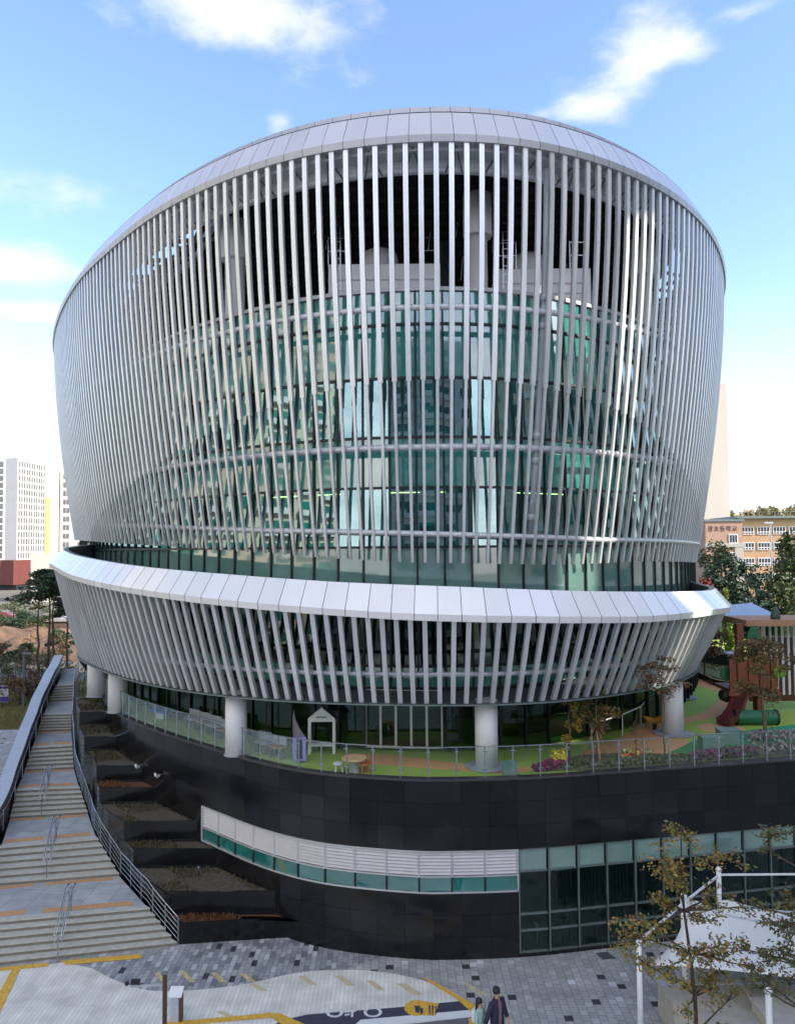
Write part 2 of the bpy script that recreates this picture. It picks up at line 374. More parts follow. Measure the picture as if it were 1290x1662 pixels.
T_BRK=[(0,12.6),(10,13.2),(20,15.6),(28,17.24),(30,17.63),(32,17.99),(34,18.38),(36,18.7),(38,18.96),(40,19.11),(42,19.17),(44,19.17),(46,19.02),(48,18.79),(50,18.5),(52,18.09),(54,17.52),(56,16.82),(62,14.7),(68,12.4),(138,12.4)]
T_BOT=[(0,13.95),(10,13.81),(16,13.66),(22,13.48),(28,13.3),(34,13.02),(40,12.68),(44,12.59),(48,12.51),(54,12.55),(60,12.41),(64,12.3),(80,12.4),(110,13.2),(138.2,13.95)]
T_LOW=[(0,15.3),(18,14.56),(26,14.24),(34,13.91),(42,13.68),(50,13.45),(56,13.40),(70,13.2),(100,14),(138.2,15.3)]
T_SKT=[(0,12.6),(10,12.35),(14,11.96),(18,11.70),(22,11.44),(26,11.16),(30,10.9),(34,10.76),(38,10.58),(42,10.56),(46,10.4),(60,10.5),(90,12.3),(106.3,12.6)]
T_RIM=[(0,13.6),(8,13.3),(12,12.99),(16,12.78),(20,12.54),(24,12.32),(28,12.07),(32,11.9),(36,11.68),(40,11.51),(44,11.36),(50,11.3),(62,11.6),(90,13.4),(106.3,13.6)]
def foff(z): return -1.45*max(0,(27.5-z)/13.4)**1.6
BLD=thing('round_building',(-3,49,0),'huge oval building wrapped in grey vertical fins above a black granite base','building')
NF=268; fins_rest=MB(); finl=[]
for i in range(NF):
    s=(i+.5)/NF*ROOF.L; q=ROOF.at(s,0); finl.append((math.hypot(q[0],q[1]) if 4<s<68 else 999,i,s))
near=set(i for _,i,_ in sorted(finl)[:100])
def fin_shape(mb,s):
    zb=interp(T_BOT,s); zk=interp(T_BRK,s)
    def row(z,w,d,o=0):
        x,y,nx,ny=ROOF.at(s,foff(z)-o); tx,ty=-ny,nx
        return [(x+tx*a+nx*b,y+ty*a+ny*b,z) for a,b in ((-w/2,0),(-w/2,-d),(w/2,-d),(w/2,0))]
    if zk>zb+.5:
        zs=[zk+(27.5-zk)*k/6 for k in range(7)]
        mb.section([row(z,.178,.13) for z in zs])
        zs=[zb+(zk-zb)*k/4 for k in range(5)]
        mb.section([row(z,.102,.11,.01) for z in zs])
    else:
        zs=[zb+(27.5-zb)*k/9 for k in range(10)]
        mb.section([row(z,.178,.13) for z in zs])
for d,i,s in finl:
    if i in near:
        mb=MB(); fin_shape(mb,s); mb.build('facade_fin',MT['fin'],BLD)
    else: fin_shape(fins_rest,s)
tag(fins_rest.build('facade_fins_beyond',MT['fin'],BLD),kind='stuff')
# roof edge band
def ringpts(C,N,off,z,s0=0,s1=None):
    s1=C.L if s1 is None else s1; out=[]
    for k in range(N+1):
        s=s0+(s1-s0)*k/N; x,y,_,_=C.at(s,off(s) if callable(off) else off); out.append((x,y,z(s) if callable(z) else z))
    return out
def banded(C,N,rows,name,mats,seam=.010,parent=None,per_row=None):
    """facetted ring: rows = list of (off,z); panels with real recessed seams"""
    mb=MB(); 
    for k in range(N):
        a=C.L*k/N; b=C.L*(k+1)/N; sa=a+seam; sb=b-seam
        for r in range(len(rows)-1):
            (o0,z0),(o1,z1)=rows[r],rows[r+1]
            def P(s,o,z,dd=0):
                x,y,nx,ny=C.at(s,(o(s) if callable(o) else o)-dd); return (x,y,z(s) if callable(z) else z)
            m=per_row[r] if per_row else 0
            mb.quad(P(sa,o0,z0),P(sb,o0,z0),P(sb,o1,z1),P(sa,o1,z1),m)
            mb.quad(P(sb,o0,z0,.012),P(b+seam,o0,z0,.012),P(b+seam,o1,z1,.012),P(sb,o1,z1,.012),len(mats)-1)
    return mb.build(name,mats,parent)
banded(ROOF,184,[(-.32,27.42),(.06,27.42),(.10,27.66),(-.52,28.78)],'roof_band',[MT['bandroof'],MT['lip'],MT['seam']],parent=BLD,per_row=[1,1,0])
banded(ROOF,184,[(-.56,28.74),(-.56,28.84),(-.85,28.95),(-.9,29.22),(-2.2,29.32)],'roof_coping',[MT['lip'],MT['mull'],MT['seam']],parent=BLD,per_row=[1,0,0,0])
# ledge behind fin heads
mb=MB(); A=ringpts(ROOF,180,-.30,27.28); B=ringpts(ROOF,180,-.95,27.28); mb.strip(B,A); mb.strip(A,ringpts(ROOF,180,-.30,27.45)); mb.strip(ringpts(ROOF,180,-.95,27.0),B)
mb.build('fin_head_ledge',MT['pipe'],BLD)
def ringtube(C,off,z,r,name,m,N=220,n=8,s0=0,s1=None):
    mb=MB(); P=ringpts(C,N,off,z,s0,s1); mb.tube(P,r,n,caps=False); return mb.build(name,m,BLD,smooth=True)
ringtube(ROOF,lambda s:-1.15,27.0,.17,'roof_ring_pipe',MT['pipe'])
ringtube(ROOF,lambda s:-.62,21.75,.115,'ring_pipe',MT['pipe'])
ringtube(ROOF,lambda s:-1.32,16.83,.125,'ring_pipe',MT['pipe'])
ringtube(ROOF,lambda s:-1.68,lambda s:interp(T_LOW,s),.11,'ring_pipe',MT['pipe'])
# vertical hanger pipe with clamps
for s in (10.5,46.35,76):
    mb=MB(); pts=[]
    for z in (27.0,24,21.8,19,16.8,15,interp(T_LOW,s)): 
        x,y,nx,ny=ROOF.at(s,foff(z)-.42); pts.append((x,y,z))
    mb.tube(pts,.10,8)
    for z in (21.3,21.9,22.3,17.3,16.4,14.3):
        x,y,nx,ny=ROOF.at(s,foff(z)-.42); mb.lathe((x,y,z),[(.13,-.12),(.15,-.1),(.15,.1),(.13,.12)],8)
    x,y,nx,ny=ROOF.at(s,foff(13.5)-.42); mb.lathe((x,y,13.5),[(.05,-.2),(.19,-.1),(.19,.12),(.08,.2)],10)
    mb.build('hanger_pipe',MT['pipe'],BLD,smooth=True)
# brackets between ledge and fins, roof edge truss members
mb=MB()
for i in range(90):
    s=(i+.5)/90*ROOF.L; x,y,nx,ny=ROOF.at(s,-.28); x2,y2,_,_=ROOF.at(s+.35,-1.1); x3,y3,_,_=ROOF.at(s-.35,-1.1)
    mb.beam((x,y,27.4),(x2,y2,26.85),.05,.05); mb.beam((x,y,27.4),(x3,y3,26.85),.05,.05)
tag(mb.build('fin_bracket_ring',MT['mullg'],BLD),kind='stuff')
# roof deck: dark underside, set in from the fins at the sides
def doff(s):
    d=min(abs(s-45),138.2-abs(s-45)); return -(1.0+ (2.5 if d>20 else 2.5*max(0,(d-12)/8)))
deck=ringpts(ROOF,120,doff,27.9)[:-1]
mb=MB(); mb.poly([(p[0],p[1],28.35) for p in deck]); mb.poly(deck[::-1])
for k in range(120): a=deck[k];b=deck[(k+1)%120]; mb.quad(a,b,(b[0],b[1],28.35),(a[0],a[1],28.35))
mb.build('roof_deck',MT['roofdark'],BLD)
mb=MB()
for k in range(34):
    y=29.5+k*1.2; 
    xs=[p[0] for p in deck if abs(p[1]-y)<1.2]
    if len(xs)>1: mb.box(((min(xs)+max(xs))/2,y,27.78),(max(xs)-min(xs)-.6,.12,.22))
mb.build('roof_purlins',MT['dark'],BLD)
mb=MB(); P=[(p[0],p[1],27.55) for p in ringpts(ROOF,120,lambda s:doff(s)-.25,27.6)]; 
for a,b in zip(P,P[1:]): mb.beam(a,b,.22,.3)
mb.build('roof_edge_beam',MT['pipe'],BLD)
mb=MB()
for i in range(46):
    s=i*3.0; d0=doff(s)
    if d0>-2.5: continue
    a=ROOF.at(s,-1.3); b=ROOF.at(s+1.2,d0-.2); mb.tube([(a[0],a[1],27.1),(b[0],b[1],27.4)],.11,6)
    b=ROOF.at(s-1.2,d0-.2); mb.tube([(a[0],a[1],27.1),(b[0],b[1],27.4)],.09,6)
mb.build('roof_edge_struts',MT['mullg'],BLD)
random.seed(3); mb=MB()
for i in range(46):
    x=random.uniform(-9,10); y=random.uniform(33,48); z=random.uniform(25.0,27.6); l=random.uniform(.5,1.5)
    mb.beam((x,y,z),(x+.12*l,y+.5*l,z+l),.022,.022)
tag(mb.build('ceiling_hanger_rods',MT['white'],BLD),kind='stuff')
# ---- curtain wall ring (drum of glass)
def goff(s): return interp([(0,1.9),(26,1.85),(34,2.1),(42,2.35),(50,2.3),(58,2.0),(70,1.9),(138.2,1.9)],s)
GL=Curve([ROOF.at(k*2.0,-goff(k*2.0))[:2] for k in range(69)],smooth=1)
NG=130
zrows=[(22.9,21.65,'spandrel_glass_band','spand'),(21.65,19.6,'spandrel_glass_band','spand'),(19.6,17.35,'vision_glass_band','vision'),(17.35,15.45,'spandrel_glass_band','spand'),(15.45,13.22,'vision_glass_band','vision'),(13.22,10.95,'spandrel_glass_band','spand2'),(10.95,8.8,'vision_glass_band','lowglass'),(8.8,8.0,'spandrel_glass_band','spand'),(8.0,5.7,'storefront_glass','lowglass')]
random.seed(11)
for zt,zb,nm,mk in zrows:
    mb=MB()
    for k in range(NG):
        a=GL.L*k/NG; b=GL.L*(k+1)/NG
        p=GL.at(a+.03,0); q=GL.at(b-.03,0)
        if zb<6 and 36.5<a<39.4: continue
        t=random.uniform(-.004,.004); u=random.uniform(-.003,.003)
        mb.quad((p[0]+p[2]*t,p[1]+p[3]*t,zb+.03),(q[0]-q[2]*t,q[1]-q[3]*t,zb+.03),(q[0]-q[2]*(t+u),q[1]-q[3]*(t+u),zt-.03),(p[0]+p[2]*(t+u),p[1]+p[3]*(t+u),zt-.03))
    mb.build(nm,MT[mk],BLD)
# mullions: nearest hundred as parts
ml=[]
for k in range(NG):
    x,y,nx,ny=GL.at(GL.L*k/NG,0); ml.append((math.hypot(x,y),k,x,y,nx,ny))
rest=MB(); nearm=sorted(ml)[:60]
for j,(d,k,x,y,nx,ny) in enumerate(sorted(ml)):
    zb=8 if 36.9<GL.L*k/NG<39.3 else 5.7
    mb=MB() if j<60 else rest
    mb.box((x+nx*.01,y+ny*.01,(22.9+zb)/2),(.07,.14,22.9-zb),math.atan2(ny,nx)+PI/2)
    if j<60: mb.build('mullion',MT['mull'],BLD)
tag(rest.build('mullions_beyond',MT['mull'],BLD),kind='stuff')
for z in (21.65,19.6,17.35,15.45,13.22,10.95,8.8,8.0):
    mb=MB(); P=ringpts(GL,NG,.03,z)
    for a,b in zip(P,P[1:]): mb.beam(a,b,.10,.09)
    mb.build('transom',MT['mull'],BLD)
mb=MB(); P=ringpts(GL,NG,0,22.98)
for a,b in zip(P,P[1:]): mb.beam(a,b,.22,.14)
mb.build('parapet_rail',MT['lip'],BLD)
# floors and core
gp=ringpts(GL,NG,-.25,0)[:-1]
for z0,z1 in ((21.2,21.6),(17.4,17.75),(13.25,13.6),(8.1,8.5)):
    mb=MB(); mb.prism([(p[0],p[1]) for p in gp],z0,z1); mb.build('floor_slab',MT['slab'],BLD)
cp=ringpts(GL,60,-5.5,0)[:-1]
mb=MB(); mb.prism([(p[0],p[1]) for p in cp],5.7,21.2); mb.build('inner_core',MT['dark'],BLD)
# blinds, room walls and warm ceiling light strips seen through the vision glass
mb=MB(); random.seed(5)
for z0,z1 in ((17.8,19.6),(13.65,15.45)):
    for k in range(NG):
        s=GL.L*k/NG
        if random.random()<.5:
            h=random.choice((.35,.6,1,1,.8)); p=GL.at(s+.1,-.45); q=GL.at(s+GL.L/NG-.1,-.45); zt=z1; zb=z1-(z1-z0)*h
            mb.quad((p[0],p[1],zb),(q[0],q[1],zb),(q[0],q[1],zt),(p[0],p[1],zt))
mb.build('window_blinds',mat('teal_blind',(.02,.26,.24),.8,0,.6,.9),BLD)
mb=MB()
for s0,s1 in ((31,35),(37,40),(43,46.5),(53,55.5)):
    P=ringpts(GL,8,-1.6,15.38,s0,s1)
    for a,b in zip(P,P[1:]): mb.beam(a,b,.06,.03)
mb.build('ceiling_light_strips',emit('warm_light',(1,.62,.2),2.5),BLD)
# automatic entrance doors under the skirt
mb=MB(); a_=GL.at(36.4,-.8); b_=GL.at(40,-.8); mb.quad((a_[0],a_[1],5.7),(b_[0],b_[1],5.7),(b_[0],b_[1],8),(a_[0],a_[1],8)); mb.build('lobby_screen',mat('lobby_wood',(.16,.095,.045),.6,0,.5,1.5,stretch=(.3,.3,3)),BLD)
for k in range(5):
    s=36.72+k*.58; p=GL.at(s,-.1); q=GL.at(s+.55,-.1)
    mb=MB(); mb.quad((p[0],p[1],5.75),(q[0],q[1],5.75),(q[0],q[1],7.9),(p[0],p[1],7.9)); d=mb.build('door_leaf',MT['lowglass'],BLD)
    mb=MB()
    for a,b in (((p[0],p[1],5.75),(p[0],p[1],7.9)),((q[0],q[1],5.75),(q[0],q[1],7.9)),((p[0],p[1],7.88),(q[0],q[1],7.88)),((p[0],p[1],5.8),(q[0],q[1],5.8))): mb.beam(a,b,.06,.07)
    mb.build('door_frame',MT['frame'],d)
# ---- skirt
NS=240; skl=[]
for i in range(NS):
    s=(i+.5)/NS*SKIRT.L; q=SKIRT.at(s,0); skl.append((math.hypot(q[0],q[1]) if 2<s<58 else 999,i,s))
near=set(i for _,i,_ in sorted(skl)[:100]); rest=MB()
def sk_shape(mb,s):
    zt=interp(T_SKT,s)+.02; zb=7.95; rows=[]
    for k in range(4):
        t=k/3; x,y,nx,ny=SKIRT.at(s,1.22*t**.9+.02); tx,ty=-ny,nx; z=zb+(zt-zb)*t; w=.155; d=.16
        rows.append([(x+tx*a+nx*b,y+ty*a+ny*b,z) for a,b in ((-w/2,0),(-w/2,-d),(w/2,-d),(w/2,0))])
    mb.section(rows)
for d,i,s in skl:
    if i in near: mb=MB(); sk_shape(mb,s); mb.build('skirt_fin',MT['fin'],BLD)
    else: sk_shape(rest,s)
tag(rest.build('skirt_fins_beyond',MT['fin'],BLD),kind='stuff')
zt=lambda s:interp(T_SKT,s); rm=lambda s:interp(T_RIM,s)
banded(SKIRT,150,[(.75,lambda s:zt(s)-.02),(1.38,lambda s:zt(s)-.02),(1.42,lambda s:zt(s)+.2),(.80,rm)],'skirt_band',[MT['band'],MT['lip'],MT['seam']],parent=BLD,per_row=[1,0,0])
mb=MB(); N=150; O=ringpts(SKIRT,N,.80,rm); I=ringpts(SKIRT,N,.55,lambda s:rm(s)-.01); I2=ringpts(SKIRT,N,.5,lambda s:rm(s)-1.05); 
mb.strip(O,I); mb.strip(I,I2); 
# gutter floor between rim and curtain wall
for k in range(N):
    a=I2[k]; b=I2[k+1]
    def ing(p):
        best=min(ml,key=lambda m:(m[2]-p[0])**2+(m[3]-p[1])**2); return (best[2],best[3],p[2])
    mb.quad(a,b,ing(b),ing(a))
mb.build('rim_gutter',MT['granite2'],BLD)
mb=MB(); A=ringpts(SKIRT,160,.12,7.93); B=ringpts(SKIRT,160,-.25,7.93); C_=ringpts(SKIRT,160,.12,7.885); D=ringpts(SKIRT,160,-.25,7.885)
mb.strip(A,B); mb.strip(C_,A); mb.strip(D,C_)
mb.build('skirt_edge',MT['mullg'],BLD)
mb=MB(); A=ringpts(SKIRT,160,-.2,7.9)
for k in range(160): mb.quad(A[k],A[k+1],ing(A[k+1]),ing(A[k]))
mb.build('soffit',mat('grey_soffit',(.13,.14,.15),.6),BLD)
P=ringpts(SKIRT,200,.12,8.95); mb=MB(); mb.tube(P,.085,8,caps=False); mb.build('skirt_pipe',MT['pipe'],BLD,smooth=True)
# ---- columns
for (x,y,r) in ((-6.0,28.9,.39),(3.0,27.1,.39),(11.0,31.6,.42),(14.0,39.0,.42),(-13.1,36.6,.45),(-15.6,40.6,.5)):
    mb=MB(); mb.lathe((x,y,0),[(r,5.66),(r,7.95)],28); o=mb.build('column',MT['column'],BLD,smooth=False)
    for p in o.data.polygons: p.use_smooth=abs(p.normal.z)<.5
    mb=MB(); mb.lathe((x,y,0),[(r+(.36 if x>0 else .05),5.664),(r+(.36 if x>0 else .05),5.685)],24); mb.build('base_ring',MT['cap'],o)
for (x,y,r,m) in ((-6.9,32.9,.42,'column'),(3.3,30.6,.38,'column'),(11.4,35.4,.42,'column'),(2.2,35.5,.4,'mullg')):
    mb=MB(); mb.lathe((x,y,0),[(r,8.6),(r,27.3)],24)
    if m=='column': mb.lathe((x,y,0),[(r+.18,25.6),(r+.2,25.65),(r+.2,27.3)],20)
    o=mb.build('inner_column',MT[m],BLD)
    for p in o.data.polygons: p.use_smooth=abs(p.normal.z)<.5
# ---- black granite base
TER=[(46,36.5),(32,31.6),(20,28.7),(13.84,27.55),(10.11,26.81),(7.22,26.23),(4.24,25.66),(1.83,25.5),(0.23,25.58),(-2.54,26.29),(-4.66,27.54),(-6.67,29.33),(-9.55,32.13),(-12.49,35.49),(-14.9,39.62),(-16.9,45),(-17.6,51),(-17,58)]
def openspline(P,n=12):
    out=[]; Q=[(2*P[0][0]-P[1][0],2*P[0][1]-P[1][1])]+P+[(2*P[-1][0]-P[-2][0],2*P[-1][1]-P[-2][1])]
    for i in range(1,len(Q)-2):
        for k in range(n):
            t=k/n; o=[]
            for c in (0,1):
                a,b,d,e_=Q[i-1][c],Q[i][c],Q[i+1][c],Q[i+2][c]
                o.append(.5*((2*b)+(-a+d)*t+(2*a-5*b+4*d-e_)*t*t+(-a+3*b-3*d+e_)*t*t*t))
            out.append(tuple(o))
    out.append(P[-1]); return out
class Open:
    def __init__(s,P,n=12):
        s.p=openspline(P,n); s.l=[0]
        for a,b in zip(s.p,s.p[1:]): s.l.append(s.l[-1]+math.hypot(b[0]-a[0],b[1]-a[1]))
        s.L=s.l[-1]
    def at(s,t,off=0):
        t=max(0,min(s.L-1e-6,t)); j=max(i for i in range(len(s.l)-1) if s.l[i]<=t); u=(t-s.l[j])/(s.l[j+1]-s.l[j]); a,b=s.p[j],s.p[j+1]
        a0=s.p[max(0,j-1)]; b0=s.p[min(len(s.p)-1,j+2)]
        tx,ty=b0[0]-a0[0],b0[1]-a0[1]; l=math.hypot(tx,ty); nx,ny=-ty/l,tx/l
        return (a[0]+(b[0]-a[0])*u+nx*off,a[1]+(b[1]-a[1])*u+ny*off,nx,ny)
    def near(s,x,y):
        return min(((p[0]-x)**2+(p[1]-y)**2,l) for p,l in zip(s.p,s.l))[1]
TW=Open(TER); 
# orientation: runs right to left; outward normal must point to the camera side
_n=TW.at(TW.near(1.8,25.5)); SGN=1 if _n[3]<0 else -1
def tw(s,off,z): q=TW.at(s,0); return (q[0]+q[2]*off*SGN,q[1]+q[3]*off*SGN,z)
pr=atZ(841,1375,3.37); pl=atZ(313,1312,3.37)
S1=TW.near(pr.x,pr.y); S0=TW.near(pl.x,pl.y)
def wall(s0,s1,z0,z1,off=0,n=None,mb=None):
    mb=mb or MB(); n=n or max(2,int((s1-s0)/.6))
    for k in range(n):
        a=s0+(s1-s0)*k/n; b=s0+(s1-s0)*(k+1)/n; mb.quad(tw(b,off,z0),tw(a,off,z0),tw(a,off,z1),tw(b,off,z1))
    return mb
def pw(off,z0,z1,s0,s1,mb): wall(s0,s1,z0,z1,off,None,mb)
def granite_blocks(mb,s0,s1,z0,z1,w=.95,h=.78):
    n=max(1,round((s1-s0)/w)); r=max(1,round((z1-z0)/h)); random.seed(int(s0*7+z0*3))
    for k in range(n):
        for j in range(r):
            a=s0+(s1-s0)*k/n+.004; b=s0+(s1-s0)*(k+1)/n-.004; c=z0+(z1-z0)*j/r+.004; d=z0+(z1-z0)*(j+1)/r-.004
            mb.quad(tw(b,0,c),tw(a,0,c),tw(a,0,d),tw(b,0,d),random.choice((0,0,0,1,2)))
GM=[MT['granite'],mat('granite_b',(.0105,.0105,.012),.18,0,.5,.5,rv=.07),mat('granite_c',(.0085,.0085,.010),.15,0,.5,.6,rv=.06),MT['seam']]
mb=MB()
granite_blocks(mb,0,S1,3.42,5.7); granite_blocks(mb,S1,S0,3.42,5.7); granite_blocks(mb,S1,S0,0,2.08); granite_blocks(mb,S0,TW.L,0,5.7); granite_blocks(mb,0,S1,0,.12)
wall(0,TW.L,3.42,5.69,-.02,mb=mb); wall(S1,TW.L,0,2.08,-.02,mb=mb); wall(S0,TW.L,2.0,3.5,-.02,mb=mb)
# reveals
for z in (2.08,3.42):
    n=30
    for k in range(n):
        a=S1+(S0-S1)*k/n; b=S1+(S0-S1)*(k+1)/n; mb.quad(tw(a,0,z),tw(b,0,z),tw(b,-.25,z),tw(a,-.25,z))
mb.quad(tw(S0,0,2.08),tw(S0,-.25,2.08),tw(S0,-.25,3.42),tw(S0,0,3.42))
mb.quad(tw(S1,0,0),tw(S1,-.3,0),tw(S1,-.3,2.08),tw(S1,0,2.08))
n=30
for k in range(n):
    a=S1*k/n; b=S1*(k+1)/n; mb.quad(tw(a,0,3.42),tw(b,0,3.42),tw(b,-.35,3.42),tw(a,-.35,3.42))
mb.build('base_wall',GM,BLD)
mb=MB()
for k in range(120):
    a=TW.L*k/120; b=TW.L*(k+1)/120
    mb.quad(tw(a,.03,5.70),tw(b,.03,5.70),tw(b,-.3,5.70),tw(a,-.3,5.70)); mb.quad(tw(b,.03,5.64),tw(a,.03,5.64),tw(a,.03,5.70),tw(b,.03,5.70)); mb.quad(tw(b,-.3,5.70),tw(a,-.3,5.70),tw(a,-.3,5.6),tw(b,-.3,5.6))
mb.build('wall_coping',MT['granite2'],BLD)
# louvre window strip: 12 bays
NB=12
for k in range(NB):
    a=S1+(S0-S1)*k/NB; b=S1+(S0-S1)*(k+1)/NB
    mb=MB(); 
    for j in range(7):
        z=2.66+j*.107; 
        mb.quad(tw(b-.03,-.005,z),tw(a+.03,-.005,z),tw(a+.03,-.06,z+.088),tw(b-.03,-.06,z+.088)); mb.quad(tw(b-.03,-.06,z),tw(a+.03,-.06,z),tw(a+.03,-.005,z),tw(b-.03,-.005,z),1)
    mb.quad(tw(b,-.07,2.62),tw(a,-.07,2.62),tw(a,-.07,3.42),tw(b,-.07,3.42))
    mb.build('louver_panel',[MT['louver'],MT['mullg']],BLD)  # darker grey on the slat return faces paints in shade between slats
    mb=MB(); mb.quad(tw(b-.02,-.05,2.12),tw(a+.02,-.05,2.12),tw(a+.02,-.05,2.60),tw(b-.02,-.05,2.60)); w=mb.build('strip_window',MT['teal'],BLD)
    mb=MB(); mb.beam(tw(a,-.03,2.60),tw(a,-.03,3.42),.05,.05); mb.build('window_post',MT['frame'],w)
    mb=MB(); mb.beam(tw(a,-.03,2.1),tw(a,-.03,2.60),.06,.05); mb.build('window_mullion',MT['mull'],w)
mb=MB()
for z in (2.10,2.61,3.40):
    for k in range(36):
        a=S1+(S0-S1)*k/36; b=S1+(S0-S1)*(k+1)/36; mb.beam(tw(a,-.01,z),tw(b,-.01,z),.05,.045)
for s in (S0,S1): mb.beam(tw(s,-.01,2.1),tw(s,-.01,3.4),.05,.06)
mb.build('strip_window_frame',MT['frame'],BLD)
mb=MB(); wall(S1,S0,2.0,3.5,-1.1,mb=mb); wall(0,S1,0,3.5,-3.0,mb=mb)
mb.quad(tw(S1+.05,-.3,0),tw(S1+.05,-3.0,0),tw(S1+.05,-3.0,3.5),tw(S1+.05,-.3,3.5))
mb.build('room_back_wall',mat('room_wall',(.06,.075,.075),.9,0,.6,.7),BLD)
mb=MB()
for k in range(20):
    a=S1*k/20; b=S1*(k+1)/20; mb.quad(tw(a,-.3,.1),tw(b,-.3,.1),tw(b,-3,.1),tw(a,-3,.1))
mb.build('room_floor',MT['slab'],BLD)
# ground floor glazing on the right: bays of 1 m
nb=int(S1/1.0); bw=S1/nb
MT['gspand']=spandrel('green_spandrel',(.14,.25,.225),(.22,.34,.30))
for k in range(min(nb,26)):
    b=S1-k*bw; a=b-bw
    mb=MB(); mb.quad(tw(b-.03,-.1,2.72),tw(a+.03,-.1,2.72),tw(a+.03,-.1,3.38),tw(b-.03,-.1,3.38)); mb.build('spandrel_panel',MT['gspand'],BLD)
    mb=MB()
    for z0,z1 in ((.16,.78),(.84,1.3),(1.36,2.66)): mb.quad(tw(b-.03,-.1,z0),tw(a+.03,-.1,z0),tw(a+.03,-.1,z1),tw(b-.03,-.1,z1))
    w=mb.build('window',MT['lowglass'],BLD)
    mb=MB()
    for z in (.13,.81,1.33,2.69,3.40): mb.beam(tw(a+.02,-.07,z),tw(b-.02,-.07,z),.07,.06)
    mb.beam(tw(b-.05,-.06,.1),tw(b-.05,-.06,3.4),.045,.1); mb.build('window_frame',MT['mullg'],w)
    if k not in (0,7):
        mb=MB()
        for j in range(7): mb.beam(tw(a+.1+j*.13,-.35,.2),tw(a+.1+j*.13,-.35,2.65),.05,.012)
        mb.build('vertical_blind',mat('dark_blind',(.07,.06,.065),.9) if k==1 else bpy.data.materials['dark_blind'],w)
# ---------------------------------------------------------------- glass balustrade on the terrace edge
BAL=thing('glass_balustrade',(2,25.7,5.7),'clear glass balustrade with steel posts along the top of the black wall','railing')
s=TW.near(17.5,28.2); k=0; posts=[]
while s<TW.near(-16.6,44):
    posts.append(s); s+=.93
for i,s in enumerate(posts):
    mb=MB(); p=tw(s,-.14,5.7); mb.box((p[0],p[1],6.2),(.045,.045,1.0)); 
    for z in (5.95,6.55):
        a=tw(s-.09,-.11,z); b=tw(s+.09,-.11,z); mb.beam(a,b,.03,.03)
    mb.build('post',MT['steel'],BAL)
    if i+1<len(posts):
        mb=MB(); t=posts[i+1]; A=[tw(s+.03,-.10,5.78),tw((s+t)/2,-.10,5.78),tw(t-.03,-.10,5.78)]; B=[(x,y,6.68) for x,y,z in A]; mb.strip(A,B); mb.build('glass_panel',MT['clear'],BAL)
mb=MB()
for a,b in zip(posts,posts[1:]): mb.beam(tw(a,-.10,6.70),tw(b,-.10,6.70),.035,.03)
mb.build('top_rail',MT['steel'],BAL)

# ---------------------------------------------------------------- ground sheets
MT['plaza']=paver_mat('plaza_pavers',.24,.26,[(0,(.305,.305,.30)),(.25,(.34,.34,.33)),(.5,(.315,.315,.31)),(.70,(.365,.36,.35)),(.88,(.41,.41,.40)),(.955,(.52,.53,.54)),(.975,(.035,.038,.042))],(.09,.10,.11),jw=.012)
MT['plaza2']=paver_mat('mixed_pavers',.17,.36,[(0,(.23,.24,.25)),(.25,(.28,.29,.30)),(.5,(.33,.34,.35)),(.72,(.44,.45,.46)),(.86,(.17,.18,.19)),(.955,(.035,.038,.042))],(.07,.08,.09),jw=.012)
MT['path']=paver_mat('pale_deck_pavers',.13,2.2,[(0,(.64,.62,.56)),(.3,(.68,.66,.60)),(.6,(.66,.64,.58)),(.85,(.70,.68,.62))],(.38,.37,.33),jw=.010,bump=.15)
MT['landing']=paver_mat('landing_slabs',.9,.9,[(0,(.34,.36,.37)),(.3,(.37,.385,.395)),(.6,(.33,.35,.365)),(.85,(.40,.405,.41))],(.12,.135,.15),jw=.014)
MT['far']=mat('far_ground',(.10,.095,.07),.95,0,.4,.02,col2=(.16,.14,.11))
mb=MB(); S=3500
mb.quad((-S,-300,-.35),(S,-300,-.35),(S,S,-.35),(-S,S,-.35)); struct(mb,'ground',MT['far'])
mb=MB(); mb.box((30,6.5,-.25),(150,103,.5)); struct(mb,'plaza',MT['plaza'])
def sheet(px,z,name,m,zz=0,thick=None,kind='structure'):
    P=[atZ(x,y,0) for x,y in px]; mb=MB(); mb.poly([(p.x,p.y,z) for p in P][::-1]); o=fixn(mb.build(name,m))
    o.data.polygons[0].flip() if o.data.polygons[0].normal.z<0 else None
    return tag(o,kind=kind)
def smoothpx(P,closed=False): return openspline(P,8)
# patch of stronger mixed pavers in front of the stairs and planters
edge1=smoothpx([(150,1572),(185,1590),(225,1604),(262,1609),(330,1606),(400,1597),(480,1578),(560,1572)])
sheet([(230,1556),(287,1534.5),(400,1525),(512,1519),(560,1528),(600,1535),(640,1545),(600,1560),(560,1572)]+edge1[::-1]+[(140,1562)],.004,'mixed_paving',MT['plaza2'])
